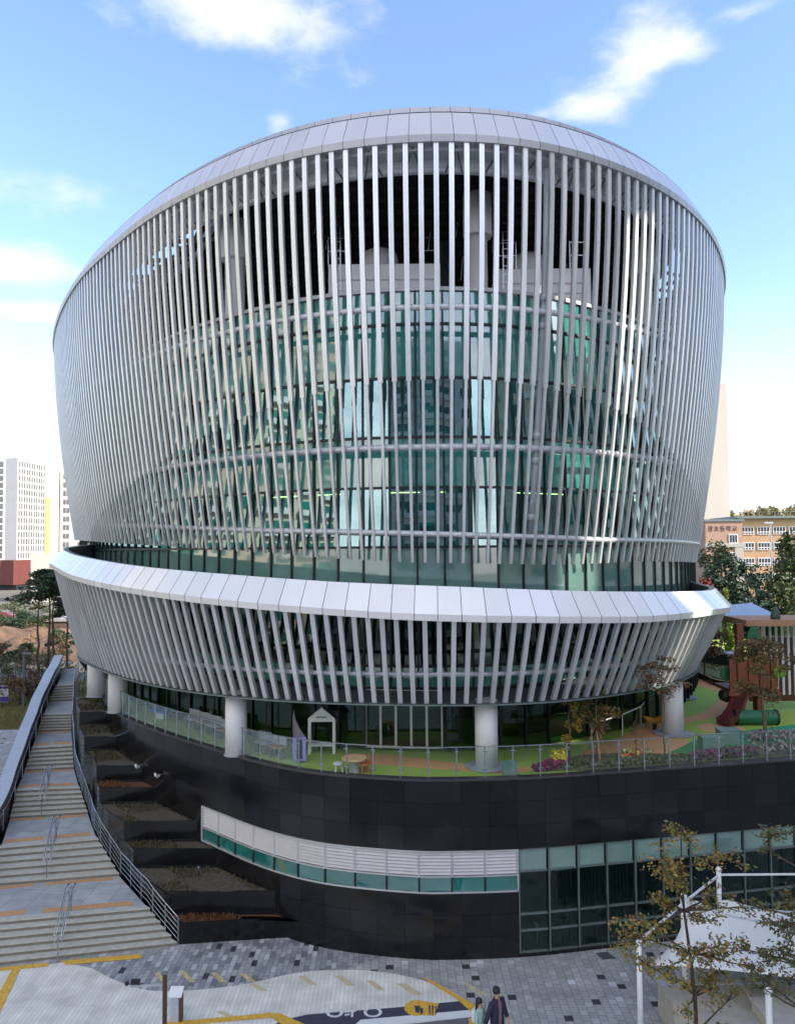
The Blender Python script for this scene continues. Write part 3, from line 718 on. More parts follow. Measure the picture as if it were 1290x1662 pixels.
# pale timber-look path
pe=smoothpx([(150,1572),(185,1590),(225,1604),(262,1609),(330,1606),(400,1597),(480,1580),(560,1574.5),(620,1578),(680,1590),(725,1605),(765,1630),(790,1650),(830,1700)])
sheet([(-260,1604),(50,1570),(105,1562)]+pe+[(830,1950),(-560,1950)],.008,'pale_path',MT['path'])
MT['navy']=mat('navy_lane',(.045,.045,.075),.75,0,.25,8)
def onpath(px,name,m,label,cat,z=.016,th=.0): 
    P=[atZ(x,y,0) for x,y in px]; mb=MB(); mb.poly([(p.x,p.y,z) for p in P]); o=mb.build(name,m)
    if o.data.polygons[0].normal.z<0: o.data.polygons[0].flip()
    return tag(o,kind='structure')
onpath([(-60,1616),(0,1602),(100,1560),(228,1549),(231,1556),(108,1567),(0,1580),(-60,1588)][2:6],'yellow_line',MT['yellow'],'','' )
onpath([(0,1571),(78,1563),(80,1569),(0,1577),(-60,1584),(-60,1577)],'yellow_line',MT['yellow'],'','')
onpath([(22,1571),(36,1569),(-2,1650),(-22,1650)],'yellow_line',MT['yellow'],'','',.020)
onpath([(270,1660),(440,1645),(445,1652),(275,1668)],'yellow_line',MT['yellow'],'','',.020)
onpath([(430,1645),(455,1646),(520,1675),(480,1680)],'yellow_line',MT['yellow'],'','',.024)
onpath([(683,1586.5),(700,1592),(790,1644),(772,1650),(740,1622)],'yellow_line',MT['yellow'],'','',.024)
onpath([(455,1657),(500,1647),(640,1636),(745,1625.5),(775,1639),(640,1655),(400,1700)],'navy_lane',MT['navy'],'','',.012)
onpath([(585,1656),(768,1639.5),(770,1651),(570,1670)],'pale_bar',MT['white'],'','',.016)
onpath([(590,1671),(770,1651),(790,1700),(600,1720)],'grey_lane',mat('grey_lane',(.13,.13,.15),.8),'','',.012)
onpath([(760,1654),(776,1652),(778,1690),(762,1690)],'yellow_block',MT['yellow'],'','',.022)
onpath([(746,1592),(760,1596),(790,1614),(778,1618)],'faded_yellow_streak',mat('faded_yellow',(.42,.39,.26),.8,0,.3,5),'','',.006)
MT['fadedo']=mat('faded_orange',(.52,.44,.28),.8,0,.12,7)
for (x,y,w,h) in ((262,1588,12,9),(305,1586,14,9),(355,1587,14,8),(402,1587,14,7),(420,1603,16,6),(500,1592,16,7),(560,1592,18,8),(610,1600,16,8),(665,1606,22,9),(370,1648,20,6)):
    onpath([(x-w,y-h),(x-w*.3,y-h),(x+w,y+h),(x+w*.2,y+h)],'faded_paint_stroke',MT['fadedo'] if y>1596 or x>450 else mat('paint_stroke',(.48,.40,.20),.8,0,.4,6),'','',.013)
# sun-shaped yellow paint with small dark figures
def ringpx(cx,cy,rx,ry,n=20): return [(cx+rx*math.cos(2*PI*k/n),cy+ry*math.sin(2*PI*k/n)) for k in range(n)]
onpath(ringpx(677,1637,21,13),'yellow_paint_circle',MT['yellow'],'','',.018)
onpath([(672,1648),(705,1650),(712,1630),(690,1626)],'yellow_paint_patch',MT['yellow'],'','',.019)
for k,(x,y,w,h) in enumerate(((677,1639,5,6),(684,1642,3,5),(697,1640,1.5,8),(702,1640,1.5,8),(707,1641,1.2,7))):
    onpath([(x-w,y-h),(x+w,y-h*.8),(x+w*.7,y+h),(x-w*.5,y+h)],'painted_figure',MT['navy'],'','',.021)
# lettering painted on the navy lane: round and stroke letters, tops of the word visible
MT['roadwhite']=mat('road_white',(.6,.6,.62),.7,0,.2,12)
def annulus(cx,cy,rx,ry,t,nm='painted_letter'):
    mb=MB(); n=28; A=[atZ(*p,0) for p in ringpx(cx,cy,rx,ry,n)]; B=[atZ(*p,0) for p in ringpx(cx,cy,rx*t,ry*t,n)]
    for k in range(n): j=(k+1)%n; mb.quad((A[k].x,A[k].y,.022),(A[j].x,A[j].y,.022),(B[j].x,B[j].y,.022),(B[k].x,B[k].y,.022))
    return tag(fixn(mb.build(nm,MT['roadwhite'])),kind='structure')
annulus(543,1645,14,7.5,.62); annulus(605,1644,15,8.5,.66)
for P in ([(558,1642),(578,1640),(578,1643),(558,1645)],[(570,1643),(574,1643),(573,1652),(569,1652)],[(560,1647),(568,1646),(567,1649),(559,1650)]): onpath(P,'painted_letter',MT['roadwhite'],'','',.022)
# grey drain cover
onpath([(965,1547),(985,1545),(1000,1556),(978,1558)],'paving_hatch',mat('hatch',(.07,.075,.085),.7),'','',.010)
# ---------------------------------------------------------------- stairs
ST=thing('outdoor_stairs',(-13,34,0),'long flight of pale stone steps with grey landings climbing beside the round building','stairs')
FL=[((-190,1588),(287,1534.5),0,(-120,1499),(236,1469),.8,6),((-55,1442),(194,1422),.8,(4,1370),(155,1356),1.6,6),((17,1329),(143,1321),1.6,(29,1279),(128,1275),2.4,6),
    ((41,1251.5),(120,1248),2.4,(54,1211),(118,1207),3.2,6),((62,1187.6),(116,1186),3.2,(72,1158.5),(117,1157.5),4.0,6),((79,1139),(118,1137),4.0,(93,1112),(121,1110),4.8,6)]
LE=[];RE=[]   # left / right edges as (x,y,z)
lines=[]
for i,(l0,r0,z0,l1,r1,z1,n) in enumerate(FL):
    A,B=atZ(*l0,z0),atZ(*r0,z0); C,D=atZ(*l1,z1),atZ(*r1,z1)
    h=(z1-z0)/n
    mb=MB(); mr=MB()
    for k in range(n):
        a=A.lerp(C,k/n); b=B.lerp(D,k/n); c=A.lerp(C,(k+1)/n); d=B.lerp(D,(k+1)/n); z=z0+h*(k+1); zl=z0-.3
        mb.quad((a.x,a.y,z-.045),(b.x,b.y,z-.045),(b.x,b.y,z),(a.x,a.y,z)); 
        dd=(c-a).normalized()*.025
        mb.quad((a.x-dd.x,a.y-dd.y,z),(b.x-dd.x,b.y-dd.y,z),(d.x,d.y,z),(c.x,c.y,z))
        mb.quad((a.x-dd.x,a.y-dd.y,z-.04),(b.x-dd.x,b.y-dd.y,z-.04),(b.x-dd.x,b.y-dd.y,z),(a.x-dd.x,a.y-dd.y,z))
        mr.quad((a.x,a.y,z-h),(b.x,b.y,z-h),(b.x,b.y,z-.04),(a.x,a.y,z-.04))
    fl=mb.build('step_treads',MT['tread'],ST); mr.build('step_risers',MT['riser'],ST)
    LE+=[A,C]; RE+=[B,D]; lines.append((A,B,C,D,z0,z1))
for i in range(len(FL)):
    A,B,C,D,z0,z1=lines[i]
    if i+1<len(FL): E,F=lines[i+1][0],lines[i+1][1]
    else: E,F=atZ(104,1086,4.8),atZ(129,1084,4.8); LE.append(E); RE.append(F)
    mb=MB(); mb.quad(C,D,F,E); mb.build('landing',MT['landing'],ST)
    for (P,Q,Rr,Ss,t0,t1) in ((C,D,F,E,.02,.16),(E,F,D,C,.02,.12)):
        for u0,u1 in ((.02,.44),(.52,.95)):
            def bil(u,t): return (P.lerp(Q,u)).lerp(Ss.lerp(Rr,u),t)
            if i>3: continue
            mb=MB(); q=[bil(u0,t0),bil(u1,t0),bil(u1,t1),bil(u0,t1)]; mb.poly([(p.x,p.y,z1+.004) for p in q]); o=mb.build('tactile_strip',MT['orange_tac'],ST)
            if o.data.polygons[0].normal.z<0: o.data.polygons[0].flip()
# solid side under the stairs on the right is hidden by planters; closing skirts
mb=MB()
for E_ in (LE,RE):
    for a,b in zip(E_,E_[1:]): mb.quad((a.x,a.y,-.1),(b.x,b.y,-.1),(b.x,b.y,b.z),(a.x,a.y,a.z))
mb.build('stair_side',MT['granite2'],ST)
# parapet wall on the left
def leftx(off): 
    out=[]
    for i,p in enumerate(LE):
        a=LE[max(0,i-1)]; b=LE[min(len(LE)-1,i+1)]; d=Vector((b.x-a.x,b.y-a.y,0)).normalized(); n=Vector((-d.y,d.x,0)); q=p+n*off; out.append((q.x,q.y,p.z))
    return out
def dens(P,n=6):
    X=openspline([(p[0],p[1]) for p in P],n); Z=[]
    for i in range(len(P)-1):
        for k in range(n): Z.append(P[i][2]+(P[i+1][2]-P[i][2])*k/n)
    Z.append(P[-1][2]); return [(a[0],a[1],z) for a,z in zip(X,Z)]
IN=dens(leftx(.12)); OU=dens(leftx(.55))
def smo(P,w,c):
    v=[p[c] for p in P]; n=len(v); out=[]
    for i in range(n):
        k=min(w,i,n-1-i); out.append(sum(v[i-k:i+k+1])/(2*k+1))
    return out
def smp(P,w=9):
    a,b,c=smo(P,w,0),smo(P,w,1),smo(P,w,2); return list(zip(a,b,c))
IN=smp(IN); OU=smp(OU); zsm=smo(IN,8,2)
PW=MB(); CP=MB()
for k in range(len(IN)-1):
    a,b,c,d=IN[k],IN[k+1],OU[k],OU[k+1]; za,zb=zsm[k]+.95,zsm[k+1]+.95
    PW.quad((a[0],a[1],-.1),(b[0],b[1],-.1),(b[0],b[1],zb),(a[0],a[1],za)); PW.quad((d[0],d[1],-.3),(c[0],c[1],-.3),(c[0],c[1],za),(d[0],d[1],zb))
cI=smp(dens(leftx(.08))); cO=smp(dens(leftx(.62)))
for k in range(len(IN)-1):
    a,b,c,d=cI[k],cI[k+1],cO[k],cO[k+1]; za,zb=zsm[k]+.95,zsm[k+1]+.95; t=.07
    CP.quad((a[0],a[1],za+t),(b[0],b[1],zb+t),(d[0],d[1],zb+t),(c[0],c[1],za+t)); CP.quad((a[0],a[1],za),(b[0],b[1],zb),(b[0],b[1],zb+t),(a[0],a[1],za+t)); CP.quad((d[0],d[1],zb),(c[0],c[1],za),(c[0],c[1],za+t),(d[0],d[1],zb+t))
PWO=thing('parapet_wall',(LE[3].x-.4,LE[3].y,0),'curving dark parapet wall with pale blue-grey stone cap on the outer side of the stairs','wall')
PW.build('wall_face',MT['granite2'],PWO); CP.build('wall_cap',MT['cap'],PWO)
def rail(path,posts,name,label,h=.9,bars=(.9,.68,.46,.24),r=.022,group=None,base=None):
    t=thing(name,path[0],label,'railing',group)
    for b in bars:
        mb=MB(); mb.tube([(p[0],p[1],p[2]+b) for p in path],r if b==bars[0] else r*.6,6); mb.build('handrail' if b==bars[0] else 'rail_bar',MT['steel'],t,smooth=True)
    for p in posts:
        mb=MB(); mb.tube([(p[0],p[1],p[2]),(p[0],p[1],p[2]+h)],.022,6); mb.build('post',MT['steel'],t)
    return t
# wall-side handrail
P=smp(dens(leftx(-.02))); P=[(p[0],p[1],zsm[i]) for i,p in enumerate(P)]
rail(P[::2],P[3::6],'wall_handrail','thin steel handrail running along the inside of the curved parapet wall',bars=(.8,))
# right side railing of the stairs
def rightx(off):
    out=[]
    for i,p in enumerate(RE):
        a=RE[max(0,i-1)]; b=RE[min(len(RE)-1,i+1)]; d=Vector((b.x-a.x,b.y-a.y,0)).normalized(); n=Vector((d.y,-d.x,0)); q=p+n*off; out.append((q.x,q.y,p.z))
    return out
RP=dens(rightx(.06),5)
rail(RP[::1],RP[::2],'stair_railing','long steel railing between the stone steps and the black planters',bars=(.88,.70,.52,.34,.16))
# centre railings: one short pair per flight
lab=['steel double handrail in the middle of the lowest flight of steps, nearest the pale path','steel double handrail in the middle of the second flight of steps from the bottom','steel double handrail in the middle of the third flight of steps from the bottom','']
for i in range(3):
    A,B,C,D,z0,z1=lines[i]
    u={0:.595,1:.54,2:.42}[i]
    if i==0: p=atZ(94,1562,0); q=atZ(112,1486,.8)
    elif i==1: p=atZ(76,1431,.8); q=atZ(90,1366,1.6)
    else: p=atZ(68,1326,1.6); q=atZ(78,1279,2.4)
    d=(q-p); d.z=0; d.normalize(); n=Vector((-d.y,d.x,0))
    t=thing('centre_handrail',p,lab[i],'railing','handrails in the middle of the steps')
    for sgn in (-1,1):
        o=n*.11*sgn; path=[p+o-d*.05+Vector((0,0,.80)),p+o+Vector((0,0,.88)),q+o+Vector((0,0,.9)),q+o+d*.45+Vector((0,0,.9)),q+o+d*.5+Vector((0,0,.82))]
        mb=MB(); mb.tube(path,.022,6); mb.build('handrail',MT['steel'],t,smooth=True)
        mb=MB(); mb.tube([v-Vector((0,0,.25)) for v in path[1:4]],.013,6); mb.build('rail_bar',MT['steel'],t,smooth=True)
    for v in (p,p.lerp(q,.5),q,q+d*.35):
        mb=MB(); mb.tube([v,v+Vector((0,0,.85))],.022,6); mb.beam(v+n*.11+Vector((0,0,.78)),v-n*.11+Vector((0,0,.78)),.02,.02); mb.build('post',MT['steel'],t)
# ---------------------------------------------------------------- planters
def redge(Y):
    P=dens(rightx(.22),4)
    for a,b in zip(P,P[1:]):
        if a[1]<=Y<=b[1]: u=(Y-a[1])/(b[1]-a[1]); return a[0]+(b[0]-a[0])*u
    return P[0][0] if Y<P[0][1] else P[-1][0]
def wedge(Y):
    c=[p for p in TW.p if p[0]<-1.5]; 
    for a,b in zip(c,c[1:]):
        if min(a[1],b[1])<=Y<=max(a[1],b[1]): u=(Y-a[1])/(b[1]-a[1]+1e-9); return a[0]+(b[0]-a[0])*u
    return c[0][0] if Y<c[0][1] else c[-1][0]
def planting(t,I,z,sm):
    random.seed(int(z*100)); mb=MB(); x0=min(p[0] for p in I); x1=max(p[0] for p in I); y0=min(p[1] for p in I); y1=max(p[1] for p in I)
    def ins(x,y):
        c=False
        for i in range(len(I)):
            a,b=I[i],I[i-1]
            if (a[1]>y)!=(b[1]>y) and x<(b[0]-a[0])*(y-a[1])/(b[1]-a[1])+a[0]: c=not c
        return c
    n=0
    for _ in range(4000):
        if n>700: break
        x=random.uniform(x0,x1); y=random.uniform(y0,y1)
        if not ins(x,y): continue
        if math.sin(x*2.3+z*5)+math.sin(y*3.1+x)<-.2+random.random()*.6: continue
        n+=1; h=random.uniform(.03,.13); a=random.uniform(0,PI); dx=.035*math.cos(a); dy=.035*math.sin(a); lx=random.uniform(-.05,.05)
        mb.tri((x-dx,y-dy,z-.05),(x+dx,y+dy,z-.05),(x+lx,y+lx,z-.04+h))
    tag(mb.build('low_planting',leafmat('planting_m',[(.04,.05,.02),(.07,.065,.03),(.10,.06,.03)] if sm=='soil' else [(.20,.07,.03),(.13,.05,.02),(.06,.05,.02)]),t),kind='stuff')
TI=[(.70,26.0,27.3,'soil2','lowest black granite planter with orange-brown mulch by the pavement'),(1.42,27.3,29.5,'soil','wide black granite planter with a lamp stake in grey-brown soil'),(2.05,29.5,30.4,'soil','narrow dark granite planter, third from the pavement'),(2.75,30.4,32.7,'soil','black granite planter with olive soil, fourth from the pavement'),
    (3.35,32.7,33.7,'soil2','dark granite planter with reddish mulch, fifth from the pavement'),(4.0,33.7,36.3,'soil','dark granite planter with green-brown cover, sixth from the pavement'),(4.6,36.3,38.8,'soil','black granite planter, second from the top of the stairs'),(5.2,38.8,42.5,'soil','black granite planter beside the white columns at the top of the stairs')]
for z,y0,y1,sm,lb in TI:
    def lineY(x,y): return y+ (0.0)
    xl0,xl1=redge(y0),redge(y1); xr0,xr1=wedge(max(26.3,y0)),wedge(y1)
    if y0<26.1: fr=[atZ(290,1533,0),atZ(504,1519.5,0)]; a=(fr[0].x,fr[0].y); b=(fr[1].x,fr[1].y)
    else: a=(xl0,y0); b=(xr0+.1,y0)
    ym=(y0+y1)/2; P=[a,b,(wedge(max(ym,26.3))+.1,ym),(xr1+.1,y1),(xl1,y1),(redge(ym),ym)]
    t=thing('granite_planter',((a[0]+b[0])/2,(y0+y1)/2,0),lb,'planter','stepped planters beside the stairs')
    cx=sum(p[0] for p in P)/6; cy=sum(p[1] for p in P)/6
    I=[(p[0]+(cx-p[0])*.03,p[1]+(cy-p[1])*(.16 if y1-y0<1.5 else .08)) for p in P]
    mb=MB(); n=len(P)
    for k in range(n):
        j=(k+1)%n; mb.quad((*P[k],-.1),(*P[j],-.1),(*P[j],z),(*P[k],z)); mb.quad((*P[k],z),(*P[j],z),(*I[j],z),(*I[k],z)); mb.quad((*I[j],z),(*I[j],z-.10),(*I[k],z-.10),(*I[k],z))
    fixn(mb.build('granite_box',MT['granite'],t)); mb=MB(); mb.poly([(*p,z-.04) for p in I]); mb.build('soil',MT[sm],t)
    planting(t,I,z,sm)
def stake(px,py,Z,label):
    p=atZ(px,py,Z); t=thing('garden_light',p,label,'garden light','stake lights in the planters'); mb=MB(); mb.lathe(p,[(.015,0),(.015,.42)],8); mb.build('stake',MT['black'],t)
    mb=MB(); mb.lathe(p,[(.03,.40),(.05,.44),(.05,.5),(.02,.52)],10); mb.build('lamp_head',MT['steel'],t)
stake(323,1430,1.35,'small stake light standing in the wide grey-brown planter'); stake(382,1476,.63,'small stake light in the orange-brown mulch planter by the pavement')
for (x,y,l) in ((228,1247,'left of the two small silver spotlights on the dark wall above the planters'),(251,1261,'right of the two small silver spotlights on the dark wall above the planters')):
    p=atZ(x,y,3.9); s=TW.near(p.x,p.y); q=tw(s,.18,3.95); t=thing('wall_spotlight',q,l,'spotlight','spotlights on the base wall'); mb=MB(); mb.tube([tw(s,0,3.95),q],.02,6); mb.build('bracket',MT['steel'],t)
    mb=MB(); mb.tube([tw(s-.16,.18,4.0),tw(s-.05,.2,3.9)],[.06,.04],8); mb.tube([tw(s+.16,.18,4.0),tw(s+.05,.2,3.9)],[.06,.04],8); mb.build('lamp_head',MT['frame'],t)
# small vent pipe by the glazing, drain pipe by planter
p=atZ(872,1537,0); one_=thing('outdoor_tap',p,'thin grey standpipe in front of the ground-floor glazing near the black corner','standpipe'); mb=MB(); mb.tube([p,p+Vector((0,0,.75)),p+Vector((-.12,0,.8))],.025,6); mb.build('pipe',MT['frame'],one_); mb=MB(); mb.box(p+Vector((0,0,.04)),(.12,.12,.04)); mb.build('foot',MT['frame'],one_)
# ---------------------------------------------------------------- terrace floor
ZT=5.64
MT['rub_g']=mat('rubber_green',(.32,.46,.07),.85,0,.12,30,bump=.1)
MT['rub_o']=mat('rubber_orange',(.66,.34,.15),.85,0,.10,30,bump=.1)
MT['rub_d']=mat('rubber_deepgreen',(.02,.30,.13),.85,0,.12,30)
MT['rub_p']=mat('rubber_peach',(.66,.40,.20),.85,0,.1,30)
TF=[(p[0],p[1]) for p in [tw(TW.L*k/60,-.28,0) for k in range(61)]]
mb=MB(); mb.poly([(x,y,ZT-.004) for x,y in TF]+[(-15,63,ZT-.004),(46,63,ZT-.004)]); o=fixn(mb.build('terrace_floor',MT['rub_g']))
if o.data.polygons[0].normal.z<0: o.data.polygons[0].flip()
tag(o,kind='structure')
mb=MB(); mb.poly([(-17,63,0),(46,63,0),(46,63,ZT-.01),(-17,63,ZT-.01)]); mb.poly([(46,36.5,0),(46,63,0),(46,63,ZT-.01),(46,36.5,ZT-.01)]); tag(mb.build('terrace_back_wall',MT['granite2']),kind='structure')
def tsheet(P,name,m,z,sm=True):
    Q=openspline(P+[P[0]],6)[:-1] if sm else P
    W_=[atZ(x,y,ZT) for x,y in Q]; mb=MB(); mb.poly([(p.x,p.y,z) for p in W_]); o=mb.build(name,m)
    if o.data.polygons[0].normal.z<0: o.data.polygons[0].flip()
    return tag(o,kind='structure')
tsheet([(560,1222),(640,1226),(760,1240),(880,1243),(960,1215),(1040,1180),(1075,1160),(1110,1165),(1150,1150),(1170,1128),(1150,1118),(1110,1108),(1120,1098),(1180,1112),(1215,1130),(1200,1158),(1140,1168),(1105,1180),(1118,1205),(1100,1225),(1000,1222),(900,1240),(830,1256),(740,1250),(640,1243),(560,1236)],'orange_rubber_path',MT['rub_o'],ZT)
tsheet([(1130,1178),(1150,1174),(1175,1176),(1205,1180),(1205,1192),(1170,1190),(1140,1186)],'peach_rubber_patch',MT['rub_p'],ZT+.004)
tsheet([(1195,1188),(1290,1176),(1420,1176),(1420,1200),(1290,1200),(1200,1203)],'deep_green_rubber',MT['rub_d'],ZT+.008,False)
tsheet([(1085,1222),(1130,1200),(1200,1203),(1290,1200),(1290,1212),(1130,1225)],'green_rubber_strip',mat('rubber_mid',(.06,.25,.07),.85,0,.12,30),ZT+.004,False)
# flower bed soil along the edge (raised slightly)
def bed(P,name,m,h):
    W_=[atZ(x,y,ZT) for x,y in P]; mb=MB(); Q=[(p.x,p.y) for p in W_]
    a=sum(Q[i][0]*Q[(i+1)%len(Q)][1]-Q[(i+1)%len(Q)][0]*Q[i][1] for i in range(len(Q)))
    if a<0: Q=Q[::-1]
    mb.prism(Q,ZT-.02,ZT+h); return tag(mb.build(name,m),kind='structure')
bed([(868,1252),(900,1236),(940,1228),(1010,1224),(1080,1226),(1130,1226),(1290,1208),(1380,1205),(1380,1226),(1290,1229),(1130,1240),(1000,1250)],'flower_bed',mat('bed_soil',(.085,.07,.045),.95,0,.5,9,bump=1,col2=(.12,.12,.05)),.06)
bed([(1118,1085),(1142,1098),(1185,1112),(1290,1118),(1380,1118),(1380,1085),(1290,1080),(1200,1078),(1150,1070)],'lawn_bed',mat('bed_grass',(.12,.13,.05),.95,0,.4,9,bump=1),.18)
def tufts(poly,n,cols,name,label,cat,h=.22,sz=.05,seed=1,kind='stuff',group=None,z=ZT+.05):
    random.seed(seed); W_=[atZ(x,y,ZT) for x,y in poly]; xs=[p.x for p in W_]; ys=[p.y for p in W_]; mb=MB()
    def inside(x,y):
        c=False
        for i in range(len(W_)):
            a,b=W_[i],W_[i-1]
            if (a.y>y)!=(b.y>y) and x<(b.x-a.x)*(y-a.y)/(b.y-a.y)+a.x: c=not c
        return c
    k=0
    while k<n:
        x=random.uniform(min(xs),max(xs)); y=random.uniform(min(ys),max(ys))
        if not inside(x,y): continue
        k+=1; zz=z+random.random()*h
        c=Vector((x,y,zz)); u=Vector((random.uniform(-1,1),random.uniform(-1,1),random.uniform(-.3,1))).normalized()*sz; v=u.orthogonal().normalized()*sz
        mb.quad(c-u-v,c+u-v,c+u+v,c-u+v)
    o=mb.build(name,leafmat(name+'_m',cols)); 
    return tag(o,label,cat,group,kind)
GR=[(.05,.09,.02),(.08,.12,.03)]
tufts([(862,1255),(900,1240),(925,1240),(905,1251)],520,[(.30,.02,.09),(.22,.02,.10),(.05,.07,.02)],'crimson_flowers','crimson flowers in the front corner of the bed','flowers')
tufts([(895,1234),(916,1231),(918,1246),(895,1247)],360,[(.75,.52,.02),(.80,.60,.05),(.1,.12,.02)],'yellow_flowers','bright yellow chrysanthemums beside the crimson flowers','flowers',h=.35,seed=2)
tufts([(1005,1228),(1050,1224),(1060,1232),(1010,1236)],260,[(.55,.05,.03),(.75,.5,.1),(.06,.1,.02),(.7,.65,.5)],'mixed_flowers','small red and yellow flowers in the middle of the bed','flowers',seed=3)
tufts([(1118,1232),(1220,1218),(1225,1229),(1122,1240)],520,[(.20,.035,.12),(.26,.06,.15),(.09,.07,.05),(.08,.10,.03)],'purple_flowers','purple flowers along the front edge of the bed','flowers',seed=4)
tufts([(1212,1196),(1290,1193),(1290,1204),(1215,1206)],260,[(.22,.03,.08),(.5,.46,.44),(.12,.06,.06),(.08,.10,.04)],'white_and_red_flowers','white and dark red flowers behind the purple ones by the deep green floor','flowers',seed=5)
tufts([(1222,1216),(1290,1208),(1380,1208),(1380,1224),(1225,1227)],480,[(.26,.13,.13),(.42,.36,.33),(.14,.10,.07),(.09,.11,.04)],'pink_flowers','pinkish flowers with white edging at the right end of the bed','flowers',seed=6)
tufts([(880,1246),(1130,1228),(1290,1212),(1290,1226),(1130,1238),(1000,1248)],1600,[(.10,.09,.04),(.13,.13,.05),(.07,.08,.03)],'ground_cover','','',h=.10,seed=7)
tufts([(1125,1083),(1190,1100),(1290,1112),(1290,1085)],1500,[(.14,.14,.05),(.18,.17,.07),(.08,.10,.03)],'lawn_grass','','',h=.14,seed=8,z=ZT+.18)
# utility boxes
def ubox(px,py,w,h,label,seed=0):
    p=atZ(px,py,ZT); t=thing('utility_box',p,label,'box','pale green utility boxes on the terrace'); mb=MB(); mb.box(p+Vector((0,0,h/2)),(w,w*.7,h)); mb.build('cabinet',MT['tealbox'],t)
    mb=MB(); mb.box(p+Vector((0,0,h+.02)),(w+.06,w*.7+.06,.04)); mb.build('lid',MT['tealbox'],t)
ubox(827,1257,.45,.38,'small pale green box on the terrace edge near the middle column')
ubox(1152,1218,.72,.5,'pale green cabinet behind the balustrade, in front of the peach patch')
ubox(1180,1206,.72,.5,'pale green cabinet just right of and behind its twin by the flowers')
# round table with orange stools
p=atZ(575,1253,ZT); t=thing('round_table',p,'round table with orange top and grey foot on the terrace behind the balustrade','table')
mb=MB(); mb.lathe(p,[(.40,.42),(.42,.44),(.42,.48),(.39,.50)],20); mb.build('tabletop',MT['rub_p'],t); mb=MB(); mb.lathe(p,[(.2,0),(.17,.1),(.17,.42)],12); mb.build('foot',MT['concrete'],t)
for dx,dy,l,m in ((.5,.1,'orange stool right of the round table','orange'),(.35,-.1,'orange stool in front right of the round table','orange'),(-.55,-.02,'white low stool left of the round table','white')):
    q=p+Vector((dx,dy,0)); t=thing('stool',q,l,'stool','stools around the round table'); mb=MB(); mb.lathe(q,[(.15,.26),(.17,.28),(.16,.33),(.1,.34)],14); mb.build('seat',MT[m],t)
    for k in range(3):
        mb=MB(); a=2*PI*k/3; mb.tube([q+Vector((.16*math.cos(a),.16*math.sin(a),0)),q+Vector((.1*math.cos(a),.1*math.sin(a),.28))],.025,6); mb.build('leg',MT[m],t)
# white gabled notice stand
p=atZ(522,1224,ZT); t=thing('gabled_stand',p,'tall white gabled photo-stand with open dark frame in front of the storefront glass','stand')
w=.50;h=1.18;d_=.3
for sx in (-1,1):
    for sy in (0,1):
        mb=MB(); mb.box(p+Vector((sx*(w-.05),sy*d_,h/2)),(.09,.07,h)); mb.build('leg',MT['white'],t)
mb=MB(); 
for y in (-.035,.035): mb.poly([p+Vector((-w,y,h)),p+Vector((w,y,h)),p+Vector((w,y,h+.12)),p+Vector((0,y,h+.52)),p+Vector((-w,y,h+.12))])
mb.quad(p+Vector((-w,-.035,h)),p+Vector((w,-.035,h)),p+Vector((w,.035,h)),p+Vector((-w,.035,h))); mb.build('gable',MT['white'],t)
mb=MB()
for sx in (-1,1): mb.beam(p+Vector((sx*(w+.05),d_/2,h+.10)),p+Vector((0,d_/2,h+.56)),d_+.18,.03) if False else mb.quad(p+Vector((sx*(w+.06),-.07,h+.08)),p+Vector((0,-.07,h+.57)),p+Vector((0,d_+.1,h+.57)),p+Vector((sx*(w+.06),d_+.1,h+.08)))
mb.build('roof',MT['brown'],t)
mb=MB(); mb.box(p+Vector((0,0,.32)),(2*w-.1,.05,.07)); mb.box(p+Vector((0,d_,.32)),(2*w-.1,.05,.05)); mb.build('rail',MT['white'],t)
mb=MB()
for k,x in enumerate((-.16,-.08,0,.08,.16)): mb.box(p+Vector((x,-.04,h+.17)),(.05,.01,.055)); 
mb.build('small_lettering',MT['mull'],t)
# purple framed sign and leaning panel
p=atZ(486,1238,ZT); t=thing('photo_frame_sign',p,'lavender picture-frame sign standing behind the balustrade','sign'); mb=MB()
for a,b in (((-.17,0,.1),(.17,0,.1)),((-.17,0,.85),(.17,0,.85)),((-.17,0,.06),(-.17,0,.9)),((.17,0,.06),(.17,0,.9))): mb.beam(p+Vector(a),p+Vector(b),.12,.04)
mb.build('frame',mat('lavender',(.30,.27,.62),.6),t); mb=MB(); mb.box(p+Vector((0,.02,.47)),(.3,.02,.7)); mb.build('panel',MT['granite2'],t)
p=atZ(480,1238,ZT); t=thing('feather_banner',p+Vector((-.2,.9,0)),'thin curved grey sail banner behind the lavender frame','banner'); mb=MB(); q=p+Vector((-.2,.9,0)); pts=[q+Vector((0,0,z)) for z in (0,.8,1.5)]; mb.tube(pts,.02,6); mb.build('pole',MT['steel'],t)
mb=MB(); c=[q+Vector((.0,0,1.7)),q+Vector((.08,0,1.3)),q+Vector((.25,0,.95)),q+Vector((.45,0,.65)),q+Vector((.6,0,.45)),q+Vector((0,0,.45))]; mb.poly(c); mb.poly([v+Vector((0,.01,0)) for v in c][::-1]); mb.build('sail',mat('banner_cloth',(.22,.20,.24),.8),t)
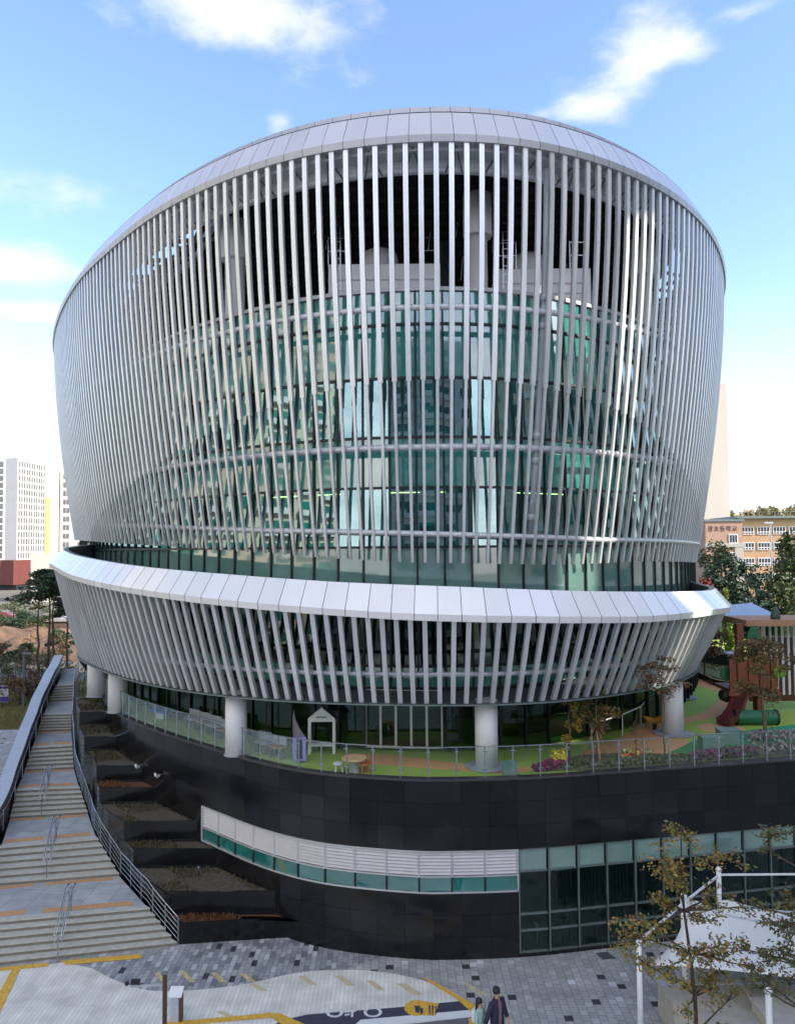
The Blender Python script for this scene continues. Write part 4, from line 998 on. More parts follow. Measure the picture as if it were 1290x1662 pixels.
# ping-pong / play things seen behind the left balustrade
p=atZ(262,1166,ZT); t=thing('blue_play_mat',p,'bright blue play equipment on the narrow left terrace','play equipment'); mb=MB(); mb.box(p+Vector((0,0,.35)),(1.1,.5,.12),-.6); mb.build('top',mat('blue_plastic',(.03,.12,.5),.5),t); mb=MB(); mb.box(p+Vector((0,0,.15)),(.5,.2,.3),-.6); mb.build('foot',MT['white'],t)
random.seed(21)
for i,(x,y) in enumerate(((300,1180),(318,1186),(335,1192),(352,1200),(415,1222),(438,1230))):
    p=atZ(x,y+6,ZT)+Vector((.2,.5,0)); t=thing('bench',p,['leftmost','second','third','fourth','fifth','rightmost'][i]+' of the six small grey benches behind the left balustrade','bench','benches on the left terrace')
    rz=-.7; mb=MB(); mb.box(p+Vector((0,0,.38)),(.75,.3,.05),rz); mb.build('seat',MT['timber2'] if i%2 else MT['cap'],t); mb=MB(); mb.box(p+Vector((.05,.16,.6)),(.75,.04,.3),rz); mb.build('backrest',MT['cap'],t)
    for sx in (-.3,.3):
        mb=MB(); mb.box(p+Vector((sx*math.cos(rz),sx*math.sin(rz),.18)),(.05,.28,.36),rz); mb.build('leg',MT['steel'],t)
# spring rider
p=atZ(1062,1184,ZT); t=thing('spring_rider',p,'orange-yellow spring rider by the white column on the terrace','play equipment'); mb=MB(); mb.lathe(p,[(.1,0),(.08,.1),(.1,.2),(.08,.3)],10); mb.build('spring',MT['black'],t)
mb=MB(); mb.section([[p+Vector((x,w*c,z+.35+h*s_)) for c,s_ in ((-1,0),(-.7,.8),(0,1),(.7,.8),(1,0),(.6,-.8),(-.6,-.8))] for x,w,h,z in ((-.45,.03,.05,.18),(-.3,.12,.12,.08),(0,.16,.14,0),(.3,.12,.14,.1),(.42,.06,.1,.25))]); mb.build('body',mat('orange_yellow',(.55,.27,.03),.5),t,smooth=True)
# bent leaning hand rail (white curved pole seen by the sapling)
mb=MB(); P=[atZ(960,1212,ZT)+Vector((0,0,.85)),atZ(1010,1195,ZT)+Vector((0,0,.85)),atZ(1040,1180,ZT)+Vector((0,0,.85)),atZ(1052,1168,ZT)+Vector((0,0,.95))]
t=thing('curved_rail',P[0]-Vector((0,0,.85)),'thin curved pale rail beside the terrace trees','railing'); mb.tube(P,.03,6); mb.build('handrail',MT['white'],t)
for v in P[:3]: mb=MB(); mb.tube([v-Vector((0,0,.85)),v],.02,6); mb.build('post',MT['white'],t)

# ---------------------------------------------------------------- roof-top machinery (behind the glass parapet)
def cooling(x0,x1,yb,ztop,drum,label,Y=31.8):
    c=atY((x0+x1)/2,500,Y); w=(x1-x0)/FPX*Y
    t=thing('cooling_tower',(c.x,Y+1.6,21.6),label,'cooling tower','cooling towers on the roof deck')
    mb=MB(); mb.box((c.x,Y+1.6,(21.6+ztop)/2),(w,3.2,ztop-21.6)); mb.build('casing',MT['unit'],t)
    mb=MB()
    for k in range(6): mb.box((c.x,Y-.02,22.0+k*(ztop-22.2)/6),(w-.3,.03,.05))
    mb.build('casing_ribs',MT['lip'],t)
    mb=MB(); dc=atY((drum[0]+drum[1])/2,500,Y).x; r=(drum[1]-drum[0])/2/FPX*Y; mb.lathe((dc,Y+1.7,ztop),[(r,0),(r*.98,.8),(r*.9,1.05),(r*.6,1.2),(.1,1.25)],26); mb.build('fan_drum',MT['unit'],t,smooth=True)
    for xs in ((c.x-w/2,c.x-w/2+.75),(c.x+w/2-.85,c.x+w/2-.1)):
        mb=MB()
        for z in (ztop+.55,ztop+1.1): mb.beam((xs[0],Y,z),(xs[1],Y,z),.035,.035)
        for x in xs: mb.beam((x,Y,ztop),(x,Y,ztop+1.15),.035,.035)
        mb.build('guard_rail',MT['steel'],t)
    mb=MB(); x=c.x-w/2+.35
    for d in (-.17,.17): mb.beam((x+d,Y-.25,21.7),(x+d,Y-.25,ztop+1.5),.04,.04)
    for k in range(16): mb.beam((x-.17,Y-.25,21.9+k*.36),(x+.17,Y-.25,21.9+k*.36),.025,.025)
    mb.build('ladder',MT['steel'],t)
cooling(532,716,0,25.0,(582,648),'grey cooling tower with domed fan on the roof deck, left of the white column')
cooling(808,960,0,24.75,(838,902),'grey cooling tower with domed fan on the roof deck, right of the white column')
# ---------------------------------------------------------------- foliage
def leaves(mb,c,r,n,sz,flat=1.0,hollow=.0):
    for _ in range(n):
        while True:
            v=Vector((random.uniform(-1,1),random.uniform(-1,1),random.uniform(-1,1)))
            if hollow<v.length<1: break
        p=Vector(c)+Vector((v.x*r[0],v.y*r[1],v.z*r[2]))
        u=Vector((random.gauss(0,1),random.gauss(0,1),random.gauss(0,.6*flat))).normalized(); w=u.cross(Vector((random.gauss(0,1),random.gauss(0,1),random.gauss(0,1)))).normalized()
        s=sz*random.uniform(.6,1.3); mb.quad(p-u*s,p-w*s*.5,p+u*s,p+w*s*.5)
def limb(mb,a,b,r0,r1,wob=.08,n=5):
    a=Vector(a);b=Vector(b);L=(b-a).length; P=[]
    for k in range(n+1):
        t=k/n; P.append(a.lerp(b,t)+Vector((random.uniform(-1,1),random.uniform(-1,1),0))*wob*L*(0 if k in(0,) else .35))
    mb.tube(P,[r0+(r1-r0)*k/n for k in range(n+1)],7); return P
def tree(name,base,h,label,cat,leafm,clumps,trunk_r=.12,crown=(1.5,1.5,2),cz=.6,n=90,sz=.12,barkm='bark',branches=10,group=None,flat=1,cr=.35,stakes=False,seed=0,lean=(0,0),shape=None):
    random.seed(seed or int(base[0]*31+base[1]*17)); base=Vector(base); t=thing(name,base,label,cat,group)
    tb=MB(); top=base+Vector((lean[0],lean[1],h*.97)); P=limb(tb,base,top,trunk_r,trunk_r*.2,.03,9)
    cc=base+Vector((lean[0]*cz,lean[1]*cz,h*cz)); cm=MB(); ends=[]
    for k in range(clumps):
        a=random.uniform(0,2*PI); zz=random.uniform(-1,1); rr=math.sqrt(max(0,1-zz*zz))*random.uniform(.35,1.0)
        if shape=='cone': rr=(1-(zz+1)/2)**.8*random.uniform(.3,1)+.08
        if shape=='umbrella': zz=abs(zz)*.9; rr=random.uniform(.2,1)*(1-.4*zz)
        c=cc+Vector((crown[0]*rr*math.cos(a),crown[1]*rr*math.sin(a),crown[2]*zz)); ends.append(c)
        q=random.uniform(.6,1.25)*cr
        leaves(cm,c,(crown[0]*q,crown[1]*q,crown[2]*q*.6*(.6 if shape=='umbrella' else 1)),n,sz,flat)
    for c in ends[:branches]:
        j=min(range(len(P)),key=lambda i:abs(P[i].z-(c.z-.25*abs((c-P[i]).xy.length)))); 
        limb(tb,P[j],c,trunk_r*.35,trunk_r*.08,.12,4)
    fixn(tb.build('trunk',MT[barkm],t,smooth=True)); cm.build('crown',leafm,t)
    if stakes:
        for k in range(3):
            a=2*PI*k/3+.5; mb=MB(); mb.tube([base+Vector((.55*math.cos(a),.55*math.sin(a),0)),base+Vector((.05*math.cos(a),.05*math.sin(a),h*.42))],.03,6); mb.build('stake',MT['timber2'],t)
    return t
LM={}
LM['pine']=leafmat('pine_needles',[(.012,.03,.012),(.03,.055,.018),(.05,.075,.025)])
LM['ever']=leafmat('evergreen_leaf',[(.008,.025,.012),(.02,.05,.022),(.04,.075,.03)])
LM['ever2']=leafmat('olive_leaf',[(.03,.05,.015),(.06,.085,.025),(.10,.11,.035)])
LM['red']=leafmat('red_maple_leaf',[(.20,.015,.012),(.34,.03,.02),(.12,.02,.02)])
LM['lime']=leafmat('lime_leaf',[(.16,.22,.02),(.25,.30,.03),(.08,.14,.02)])
LM['brownleaf']=leafmat('brown_leaf',[(.10,.05,.025),(.16,.085,.03),(.07,.05,.02),(.12,.05,.03)])
LM['autumn']=leafmat('autumn_leaf',[(.07,.10,.03),(.14,.16,.035),(.20,.19,.04),(.32,.20,.03),(.30,.12,.03),(.10,.12,.035)])
LM['goldleaf']=leafmat('gold_leaf',[(.24,.15,.02),(.30,.20,.03),(.12,.10,.02)])
LM['ochre']=leafmat('ochre_leaf',[(.20,.12,.03),(.12,.08,.025),(.09,.08,.03)])
LM['hill']=leafmat('hill_leaf',[(.08,.09,.03),(.20,.15,.04),(.30,.20,.05),(.05,.07,.03)])
# left pines beyond the stair wall
def XX0(px,Y): r=ray(px,900); return r.x/r.y*Y
def G0(px,py): return atZ(px,py,0)
for i,(px,Y,h,cr_,lb) in enumerate(((63,74,10.6,2.9,'tall pine with a broad flat crown, leftmost of the pines beyond the stair wall'),(80,80,12.4,2.3,'slender tall pine in the middle of the group beyond the stair wall'),(88,72,11.9,1.9,'tall straight pine nearest the building beyond the stair wall'),(110,84,8.2,1.6,'short dark pine tucked beside the skirt of the building'))):
    r=ray(px,1000); b=(r.x/r.y*Y,Y,-.3); tree('pine_tree',b,h,lb,'pine',LM['pine'],16,.17,(cr_,cr_,1.9),.80,150,.16,'bark',12,'pine trees beyond the stair wall',cr=.42,shape='umbrella',seed=40+i)
random.seed(9)
SHL=['brown scrub bush below the pines, number %s from the stairs' % w for w in 'one two three four five six seven eight nine ten eleven twelve thirteen fourteen fifteen sixteen'.split()]
for i in range(16):
    px=random.choice((8,22,36,50,66,82,98,112))+random.uniform(-7,7); Y=random.uniform(66,98); r=ray(px,1050); h=random.uniform(2.2,4.6)
    t=tree('shrub',(r.x/r.y*Y,Y,-.3),h,SHL[i],'shrub',LM['brownleaf'] if i%3 else LM['ever2'],8,.05,(h*.35,h*.35,h*.45),.5,60,.13,'bark',8,'brown shrubs below the pines',cr=.5,seed=60+i)
for i,(px,Y,h) in enumerate(((4,118,5.2),(24,122,6.2),(46,116,4.8),(70,124,5.6),(14,92,2.6),(44,90,3.0),(100,95,4.2))):
    tree('round_tree',(XX0(px,Y),Y,-.3),h,'low green round tree by the earth mound, number '+'one two three four five six seven'.split()[i]+' of seven counted from the left','tree',LM['ever2'] if i%2 else LM['ever'],18,.12,(h*.42,h*.42,h*.36),.55,120,.17,'bark',6,'green trees by the earth mound',cr=.42,seed=200+i)
# grass patch left, far paving
mb=MB(); P=[G0(-60,1178),G0(40,1180),G0(135,1160),G0(150,1100),G0(60,1098),G0(-60,1105)]; mb.poly([(p.x,p.y,-.30) for p in P]); o=fixn(mb.build('lawn',mat('lawn',(.10,.11,.035),.95,0,.5,.8,bump=.5,col2=(.14,.12,.05)))); tag(o,kind='structure')
if o.data.polygons[0].normal.z<0: o.data.polygons[0].flip()
mb=MB(); P=[G0(-300,1290),G0(60,1290),G0(60,1180),G0(-300,1178)]; mb.poly([(p.x,p.y,-.30) for p in P]); o=mb.build('left_pavement',MT['plaza'])
if o.data.polygons[0].normal.z<0: o.data.polygons[0].flip()
tag(o,kind='structure')
mb=MB(); random.seed(4)
for k in range(5200):
    p=G0(random.uniform(-40,140),random.uniform(1100,1178)); 
    if p.x>-17-(p.y-50)*.3 and p.y<60: continue
    u=random.uniform(0,PI); s=random.uniform(.1,.22); mb.tri((p.x-.04,p.y,-.3),(p.x+.04,p.y,-.3),(p.x+s*math.cos(u)*.5,p.y,-.3+s*2.2))
tag(mb.build('grass',leafmat('dry_grass',[(.08,.10,.03),(.14,.13,.045),(.18,.14,.06)])),kind='stuff')
# earth mound, low wall and street beyond
mb=MB(); 
for i in range(28):
    for j in range(10):
        def E_(a,b):
            u=a/28;v=b/10; x=-70+u*32; y=96+v*26; z=-.3+2.4*math.sin(PI*u)**.7*math.sin(PI*v)**.8*(1+.25*math.sin(a*1.7)*math.cos(b)); return (x,y,z)
        mb.quad(E_(i,j),E_(i+1,j),E_(i+1,j+1),E_(i,j+1))
tag(mb.build('earth_mound',mat('earth',(.16,.095,.055),.95,0,.4,.5,bump=.6),smooth=True),kind='structure')
mb=MB(); mb.box((-62,126,.7),(60,1,2.2)); w_=thing('retaining_wall',(-62,126,-.3),'long low brown retaining wall with white cap beyond the earth mound','wall'); mb.build('wall_face',mat('wallbrown',(.13,.085,.07),.8),w_); mb=MB(); mb.box((-62,126,2.0),(60.4,1.5,.4)); mb.build('wall_cap',MT['concrete'],w_)
mb=MB(); mb.box((-70,150,-.2),(110,22,.2)); tag(mb.build('road',mat('asphalt',(.13,.12,.12),.9,0,.2,3)),kind='structure')
CARL=['silver car at the far left of the distant street','dark red car on the distant street beyond the mound','near-black car on the distant street left of the pines','white car on the distant street behind the pine trunks','dark blue car on the distant street','mid-grey car on the distant street nearest the round building','black car on the distant street half hidden by the round building']
random.seed(13)
for i in range(7):
    x=-86+i*8.5+random.uniform(-1,1); y=150+random.uniform(-4,4); c=((.5,.5,.5),(.16,.04,.035),(.04,.04,.05),(.6,.6,.62),(.05,.08,.2),(.3,.3,.32),(.02,.02,.02))[i]
    t=thing('parked_car',(x,y,-.1),CARL[i],'car','cars on the far street'); cm_=mat('car_paint',c,.3,coat=.6,var=.02)
    mb=MB(); mb.section([[(x+a,y-s_*.85,z-.1) for a,z in ((-2.1,.35),(2.1,.35),(2.15,.75),(1.3,.85),(.75,1.35),(-.9,1.4),(-1.6,.9),(-2.1,.8))] for s_ in (-1,1)]); fixn(mb.build('body',cm_,t))
    mb=MB()
    for a in (-1.3,1.3):
        for s_ in (-.86,.86): mb.tube([(x+a,y+s_-.06,.2),(x+a,y+s_+.06,.2)],.32,12)
    mb.build('wheels',MT['black'],t)
# lamp post and banner on the left
p=atZ(38,1148,-.3); t=thing('street_lamp',p,'thin grey lamp post standing in the dry grass left of the stairs','street lamp'); mb=MB(); mb.tube([p,p+Vector((0,0,4.6))],[.11,.08],8); mb.build('pole',MT['mullg'],t); mb=MB(); mb.box(p+Vector((.25,0,4.6)),(.8,.2,.1)); mb.build('lamp_head',MT['mullg'],t)
p=atZ(2,1150,-.3); t=thing('banner',p,'white banner with purple bands fixed low on posts at the left edge of the lawn','banner'); mb=MB()
for sx in (-1.2,.62): mb.tube([p+Vector((sx,0,0)),p+Vector((sx,0,2.1))],.04,6)
mb.build('posts',MT['steel'],t); mb=MB(); mb.box(p+Vector((-.29,-.05,1.25)),(1.9,.03,1.4)); mb.build('cloth',mat('banner_white',(.55,.55,.62),.8),t); mb=MB(); mb.box(p+Vector((-.29,-.07,.8)),(1.9,.01,.45)); mb.box(p+Vector((-.29,-.07,1.8)),(1.9,.01,.2)); mb.build('bands',mat('banner_purple',(.06,.04,.25),.8),t)
# ---------------------------------------------------------------- far buildings
MT['wwhite']=mat('tower_white',(.62,.60,.56),.7,0,.05,.3)
MT['wcream']=mat('tower_cream',(.58,.53,.45),.7,0,.05,.3)
MT['win']=mat('far_window',(.10,.105,.12),.15,0,.4,.4,spec=.9)
MT['winy']=mat('yellow_trim',(.42,.33,.16),.7)
def winparts(mb,name,m,parent,cap=100):
    """each window a part of its own, the rest past the hundredth one stuff mesh"""
    n=len(mb.f); rest=MB()
    for i,f in enumerate(mb.f):
        q=[mb.v[k] for k in f]
        if i<cap: w_=MB(); w_.poly(q); w_.build(name,m,parent)
        else: rest.poly(q)
    if rest.f: tag(rest.build(name+'s_beyond',m,parent),kind='stuff')
def face(mb,o,u,w,h,z0,wins,m=0,off=.06):
    """windows (x0,x1,z0,z1) proud boxes on a wall starting at o, direction u"""
    u=Vector(u).normalized(); n=Vector((u.y,-u.x,0))
    for (x0,x1,a,b) in wins:
        P=[Vector(o)+u*x0+n*off,Vector(o)+u*x1+n*off]
        mb.quad((P[0].x,P[0].y,z0+a),(P[1].x,P[1].y,z0+a),(P[1].x,P[1].y,z0+b),(P[0].x,P[0].y,z0+b),m)
# left high-rise at Y~270
Y=270
def XX(px,Y): r=ray(px,900); return r.x/r.y*Y
x0=XX(-80,Y);x1=XX(8,Y);x2=XX(18,Y-6);x3=XX(54,Y+6)
HT=thing('white_high_rise',((x2+x3)/2,Y+10,0),'white gridded high-rise on a red podium at the far left','building')
ztop=45.5
foot=[(x0,Y),(x1,Y),(x2,Y-2),(x3,Y+16),(x3-2,Y+34),(x0,Y+34)]
mb=MB(); mb.prism(foot,10,ztop); fixn(mb.build('tower_body',MT['wwhite'],HT))
mb=MB(); mb.prism([(x0,Y-1.5),(x1,Y-1.5),(x2,Y-4),(x3+.8,Y+15),(x3+.8,Y+36),(x0,Y+36)],1.5,10); fixn(mb.build('podium',mat('red_podium',(.13,.035,.028),.7,0,.15,.5),HT))
mb=MB(); mb.prism([(x0,Y-.5),(x1,Y-.5),(x2,Y-2),(x3,Y+16.5),(x3,Y+35),(x0,Y+35)],-.3,1.5); fixn(mb.build('ground_storey',MT['dark'],HT))
ff=MB(); u=Vector((x3-x2,18,0)); Lf=u.length; fl=14
for f in range(fl):
    for k in range(11):
        a=.7+k*(Lf-1.4)/11; ff2=(a,a+(Lf-1.4)/11*.62,10.6+f*2.45,12.5+f*2.45); face(ff,(x2,Y-2,0),u,0,0,0,[ff2])
    face(ff,(x1-3.4,Y,0),(1,0,0),0,0,0,[(0,2.6,10.6+f*2.45,12.5+f*2.45)])
    face(ff,(x1-16,Y,0),(1,0,0),0,0,0,[(1,2.4,10.9+f*2.45,12.2+f*2.45)])
winparts(ff,'window',MT['win'],HT)
mb=MB(); mb.box((x3-.2,Y+17,22),(.9,4,22)); mb.build('yellow_edge',MT['winy'],HT)
mb=MB(); mb.box((x0+6,Y+16,ztop+1.5),(10,8,3)); mb.beam((x1-1,Y+8,ztop),(x1-1,Y+8,ztop+5),.3,.3); mb.build('roof_plant',MT['wwhite'],HT)
# second tower hidden partly by the building
Y=300; xa=XX(97,Y); T2=thing('white_apartment_tower',(xa+12,Y,0),'white apartment tower half hidden behind the left edge of the round building','building')
mb=MB(); mb.box((xa+12,Y+8,22),(24,16,44.5)); mb.box((xa+16.5,Y+8,48),(15,14,18)); mb.box((xa+20,Y+8,60),(9,12,14)); mb.build('tower_body',MT['wwhite'],T2)
ff=MB()
for f in range(13):
    for k in range(8): face(ff,(xa,Y,0),(1,0,0),0,0,0,[(1.2+k*2.9,2.3+k*2.9,1.2+f*3.3,3.2+f*3.3),(2.5+k*2.9,3.6+k*2.9,1.2+f*3.3,3.2+f*3.3)] if k%2==0 else [])
for f in range(4):
    face(ff,(xa+9,Y+1,0),(1,0,0),0,0,0,[(1.5,3.5,46+f*3.1,48+f*3.1)])
winparts(ff,'window',MT['win'],T2)
# distant slim towers
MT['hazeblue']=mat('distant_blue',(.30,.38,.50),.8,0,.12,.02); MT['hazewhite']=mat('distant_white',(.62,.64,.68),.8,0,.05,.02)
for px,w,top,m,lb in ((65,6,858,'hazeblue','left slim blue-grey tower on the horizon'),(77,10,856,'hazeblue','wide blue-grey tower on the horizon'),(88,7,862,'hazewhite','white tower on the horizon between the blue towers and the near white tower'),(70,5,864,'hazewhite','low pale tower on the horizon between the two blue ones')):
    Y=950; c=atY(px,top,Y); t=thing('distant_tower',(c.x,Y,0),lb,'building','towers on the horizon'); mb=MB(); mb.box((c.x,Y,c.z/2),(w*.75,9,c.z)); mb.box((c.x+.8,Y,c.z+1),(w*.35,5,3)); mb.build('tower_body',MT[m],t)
    ff=MB()
    for f in range(12): face(ff,(c.x-w*.3,Y-4.5,0),(1,0,0),0,0,0,[(0,w*.6,3+f*(c.z-4)/12,4.4+f*(c.z-4)/12)],off=.3)
    winparts(ff,'window_band',MT['mullg'],t)
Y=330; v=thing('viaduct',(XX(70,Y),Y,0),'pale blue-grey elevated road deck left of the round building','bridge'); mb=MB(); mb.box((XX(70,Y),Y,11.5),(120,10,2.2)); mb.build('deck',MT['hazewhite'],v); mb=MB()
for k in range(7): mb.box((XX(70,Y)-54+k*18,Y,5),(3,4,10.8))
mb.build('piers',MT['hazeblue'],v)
Y=210; b=thing('low_white_building',(XX(88,Y),Y,0),'low cream-white block with a dark opening behind the pines','building'); mb=MB(); mb.box((XX(92,Y),Y,6),(9,10,13)); mb.build('walls',MT['wcream'],b); mb=MB(); mb.box((XX(66,Y),Y,4.5),(2.6,6,9.4)); mb.build('dark_bay',MT['mullg'],b)
# right-hand tower
Y=230; xr=XX(1186,Y); T3=thing('cream_tower',(xr-8,Y,0),'tall plain cream tower behind the right edge of the round building','building')
mb=MB(); mb.box((xr-9,Y+9,30.5),(18,18,61.8)); mb.box((xr-9.5,Y+9,62.2),(14,14,3)); mb.build('tower_body',mat('tower_plaster',(.47,.435,.385),.85,0,.06,.08),T3)
ff=MB()
for f in range(19): ff.box((xr+.15,Y+9,4+f*3),(.4,3,1.4))
ff.build('side_windows',MT['win'],T3)
# school
Y=150; SX=XX(1196,Y); SCH=thing('school_building',(SX+12,Y,0),'orange brick school with rows of white-framed windows and Korean lettering','building')
MT['brick']=mat('orange_brick',(.38,.25,.15),.85,0,.10,1.2); MT['pinkbrick']=mat('pink_brick',(.34,.225,.165),.85,0,.08,1.2); MT['creamw']=mat('cream_band',(.44,.33,.17),.85,0,.06,.6)
mb=MB(); mb.box((SX+20,Y+6,9.0),(40,12,18.6)); mb.build('wall',MT['brick'],SCH)
mb=MB(); mb.box((SX+20,Y-.04,17.35),(40,.3,1.75)); mb.build('cream_band',MT['creamw'],SCH)
mb=MB(); mb.box((SX-3.6,Y+4,8.9),(7.0,13.4,17.6)); mb.build('wing_wall',MT['pinkbrick'],SCH)
mb=MB(); mb.box((SX-3.6,Y-2.8,13.2),(7.4,.5,.7)); mb.box((SX-.9,Y-2.8,6.6),(1.6,.35,12.6)); mb.build('wing_trim',MT['concrete'],SCH)
mb=MB(); mb.box((SX+20,Y+5,18.5),(41,13,.45)); mb.box((SX-3.6,Y+4,17.9),(7.6,14,.4)); 
for k in range(14): mb.box((SX+1+k*3,Y-.9,19.0),(.12,.12,1.0))
mb.beam((SX-1,Y-.9,19.5),(SX+40,Y-.9,19.5),.1,.1); mb.build('roof',MT['mullg'],SCH)
for r_,z in enumerate((15.95,12.95,9.95,6.95)):
    for k in range(9):
        x=SX+.9+k*3.05
        mb=MB(); mb.box((x+1.15,Y-.12,z),(2.4,.16,1.5)); w=mb.build('window',MT['white'],SCH); mb=MB()
        for j in range(4):
            mb.box((x+.3+j*.57,Y-.2,z+.22),(.42,.06,.8)); mb.box((x+.3+j*.57,Y-.2,z-.48),(.40,.06,.28))
        mb.build('panes',MT['mull'],w)
for z in (15.0,11.6,8.2):
    mb=MB(); mb.box((SX-1.9,Y-2.78,z-.6),(1.7,.16,1.7)); w=mb.build('window',MT['white'],SCH); mb=MB()
    for j in range(3): mb.box((SX-2.4+j*.5,Y-2.88,z-.6),(.34,.06,1.4))
    mb.build('panes',MT['mull'],w)
try:
    fc=bpy.data.curves.new('school_name','FONT'); fc.body='광초등학교'; fc.size=1.15; fc.extrude=.02; fc.align_x='LEFT'; fc.space_character=1.15
    fo=bpy.data.objects.new('school_name',fc); COL.objects.link(fo); bpy.context.view_layer.update()
    dg=bpy.context.evaluated_depsgraph_get(); me=bpy.data.meshes.new_from_object(fo.evaluated_get(dg)); bpy.data.objects.remove(fo)
    me.materials.clear(); me.materials.append(mat('sign_purple',(.06,.015,.05),.6)); so=bpy.data.objects.new('school_name',me); COL.objects.link(so); so.parent=SCH
    so.matrix_basis=Matrix.Translation(Vector((SX-6.7,Y-2.75,15.9))-Vector(SCH.location))@Matrix.Rotation(PI/2,4,'X')
except Exception as ex: print('font',ex)
# mast by the school
p=Vector((XX(1251,120),120,-.3)); t=thing('street_lamp',p,'slim pole with a double lamp in front of the school windows','street lamp'); mb=MB(); mb.tube([p,p+Vector((0,0,17))],[.15,.1],8); mb.build('pole',MT['lip'],t); mb=MB(); mb.box(p+Vector((-.3,0,16.9)),(1.3,.4,.25)); mb.build('lamp_head',MT['lip'],t)
# wooded hill behind
mb=MB(); nx_,ny_=60,10
def hz(x,y): 
    t=(x-90)/420; return -.3+ (34+6*math.sin(x*.021)+3*math.sin(x*.06))*math.exp(-((x-260)/230)**2)*min(1,(y-330)/110)
for i in range(nx_):
    for j in range(ny_):
        X=lambda a,b:(60+a*8,330+b*24,hz(60+a*8,330+b*24)); mb.quad(X(i,j),X(i+1,j),X(i+1,j+1),X(i,j+1))
tag(mb.build('hill',mat('hill_ground',(.10,.09,.04),.95,0,.4,.05),smooth=True),kind='structure')
random.seed(17); mb=MB()
for k in range(620):
    x=random.uniform(120,330); y=random.uniform(360,520); z=hz(x,y); r=random.uniform(2.2,4.2)
    leaves(mb,(x,y,z+r*.8),(r,r,r*1.1),40,1.15)
tag(mb.build('hill_woodland',LM['hill'],None),kind='stuff')
# evergreen belt right of the building
specs=[(1283,62,13.8,2.3,'ever2','big dark evergreen with a broad crown in front of the school'),(1222,70,8.6,2.6,'ever','dark round evergreen between the school and the playground tower'),(1170,78,12.4,3.0,'ever','dark conical evergreen right of the fins'),(1190,66,8.6,2.6,'ever','low dark evergreen beside the white skirt'),(1290,72,12.5,4.2,'ever','evergreen cut by the right edge of the photo'),(1235,64,8.6,3.2,'ever','low evergreen above the playground roof'),(1158,88,13.6,2.4,'ever2','olive evergreen just behind the edge of the fins'),(1210,82,11.5,2.5,'ever','rear evergreen against the school wall')]
for i,(px,Y,h,w,m,lb) in enumerate(specs):
    tree('evergreen_tree',(XX(px,Y),Y,-.3),h,lb,'tree',LM[m],46,.2,(w,w,h*.42),.56,130,.20,'bark',8,'evergreens behind the playground',cr=.30,seed=90+i)
tree('red_maple',(XX(1143,58),58,5.4),5.6,'small bright red maple at the end of the glass band','tree',LM['red'],22,.08,(1.1,1.1,1.9),.58,90,.11,'bark',8,cr=.36,seed=120,shape='cone')
tree('lime_shrub',(XX(1174,56),56,3.0),7.2,'narrow yellow-green conifer above the end of the white skirt','tree',LM['lime'],22,.06,(.7,.7,2.3),.62,80,.12,'bark',6,cr=.34,seed=121,shape='cone')
# ---------------------------------------------------------------- terrace trees
def TT(px,py): return atZ(px,py,ZT)
tree('young_tree',TT(924,1236),2.35,'slim young tree with orange-yellow leaves in the flower bed','tree',LM['goldleaf'],14,.035,(.42,.42,.8),.62,60,.055,'lightbark',8,'young trees on the terrace',cr=.36,seed=130)
tree('young_tree',TT(968,1232),2.6,'bushy brown-leaved young tree tied to three stakes in the flower bed','tree',LM['ochre'],22,.05,(.75,.7,.75),.66,80,.06,'lightbark',10,'young trees on the terrace',cr=.36,stakes=True,seed=131)
tree('young_tree',TT(1033,1238),1.7,'bare thin sapling with small reddish leaves near the middle of the bed','tree',LM['brownleaf'],7,.025,(.3,.3,.5),.72,18,.045,'lightbark',7,'young trees on the terrace',cr=.4,seed=132)
tree('young_tree',TT(1078,1238),3.7,'tall thin tree with a wispy brown crown over the skirt fins','tree',LM['brownleaf'],20,.035,(.95,.8,.65),.80,45,.06,'lightbark',16,'young trees on the terrace',cr=.33,seed=133)
tree('young_tree',TT(1240,1206),4.0,'broad reddish-brown tree in front of the playground tower','tree',LM['ochre'],34,.06,(1.45,1.2,1.15),.68,90,.07,'lightbark',14,'young trees on the terrace',cr=.30,stakes=False,seed=134)
tree('young_tree',TT(1245,1222)+Vector((0,0,0)),1.9,'leafless spreading sapling by the right end of the balustrade','tree',LM['brownleaf'],6,.03,(.5,.4,.5),.7,12,.04,'lightbark',6,'young trees on the terrace',cr=.4,seed=135)
tree('young_tree',TT(1143,1105),3.1,'dark brown small tree behind the end of the skirt','tree',LM['brownleaf'],22,.06,(1.3,1.1,.8),.72,80,.08,'bark',10,'young trees on the terrace',cr=.34,seed=136)
# terrace back path wall and rails
mb=MB(); a=TT(1122,1076); b=TT(1200,1092); mb.beam(a+Vector((0,0,.5)),b+Vector((0,0,.5)),.6,1.0); bw_=thing('bench_wall',a,'low pale-topped wall behind the small brown tree','wall'); mb.build('wall_face',MT['granite2'],bw_); mb=MB(); mb.beam(a+Vector((0,0,1.05)),b+Vector((0,0,1.05)),.75,.1); mb.build('wall_cap',MT['cap'],bw_)
mb=MB(); P=[TT(x,y) for x,y in ((1118,1086),(1135,1100),(1160,1112),(1190,1118))]
kb=thing('kerb',P[0],'black curved kerb edging the grass bed near the playground','kerb')
for u_,v_ in zip(P,P[1:]): mb.beam(u_+Vector((0,0,.15)),v_+Vector((0,0,.15)),.2,.34)
mb.build('edge',MT['granite'],kb)
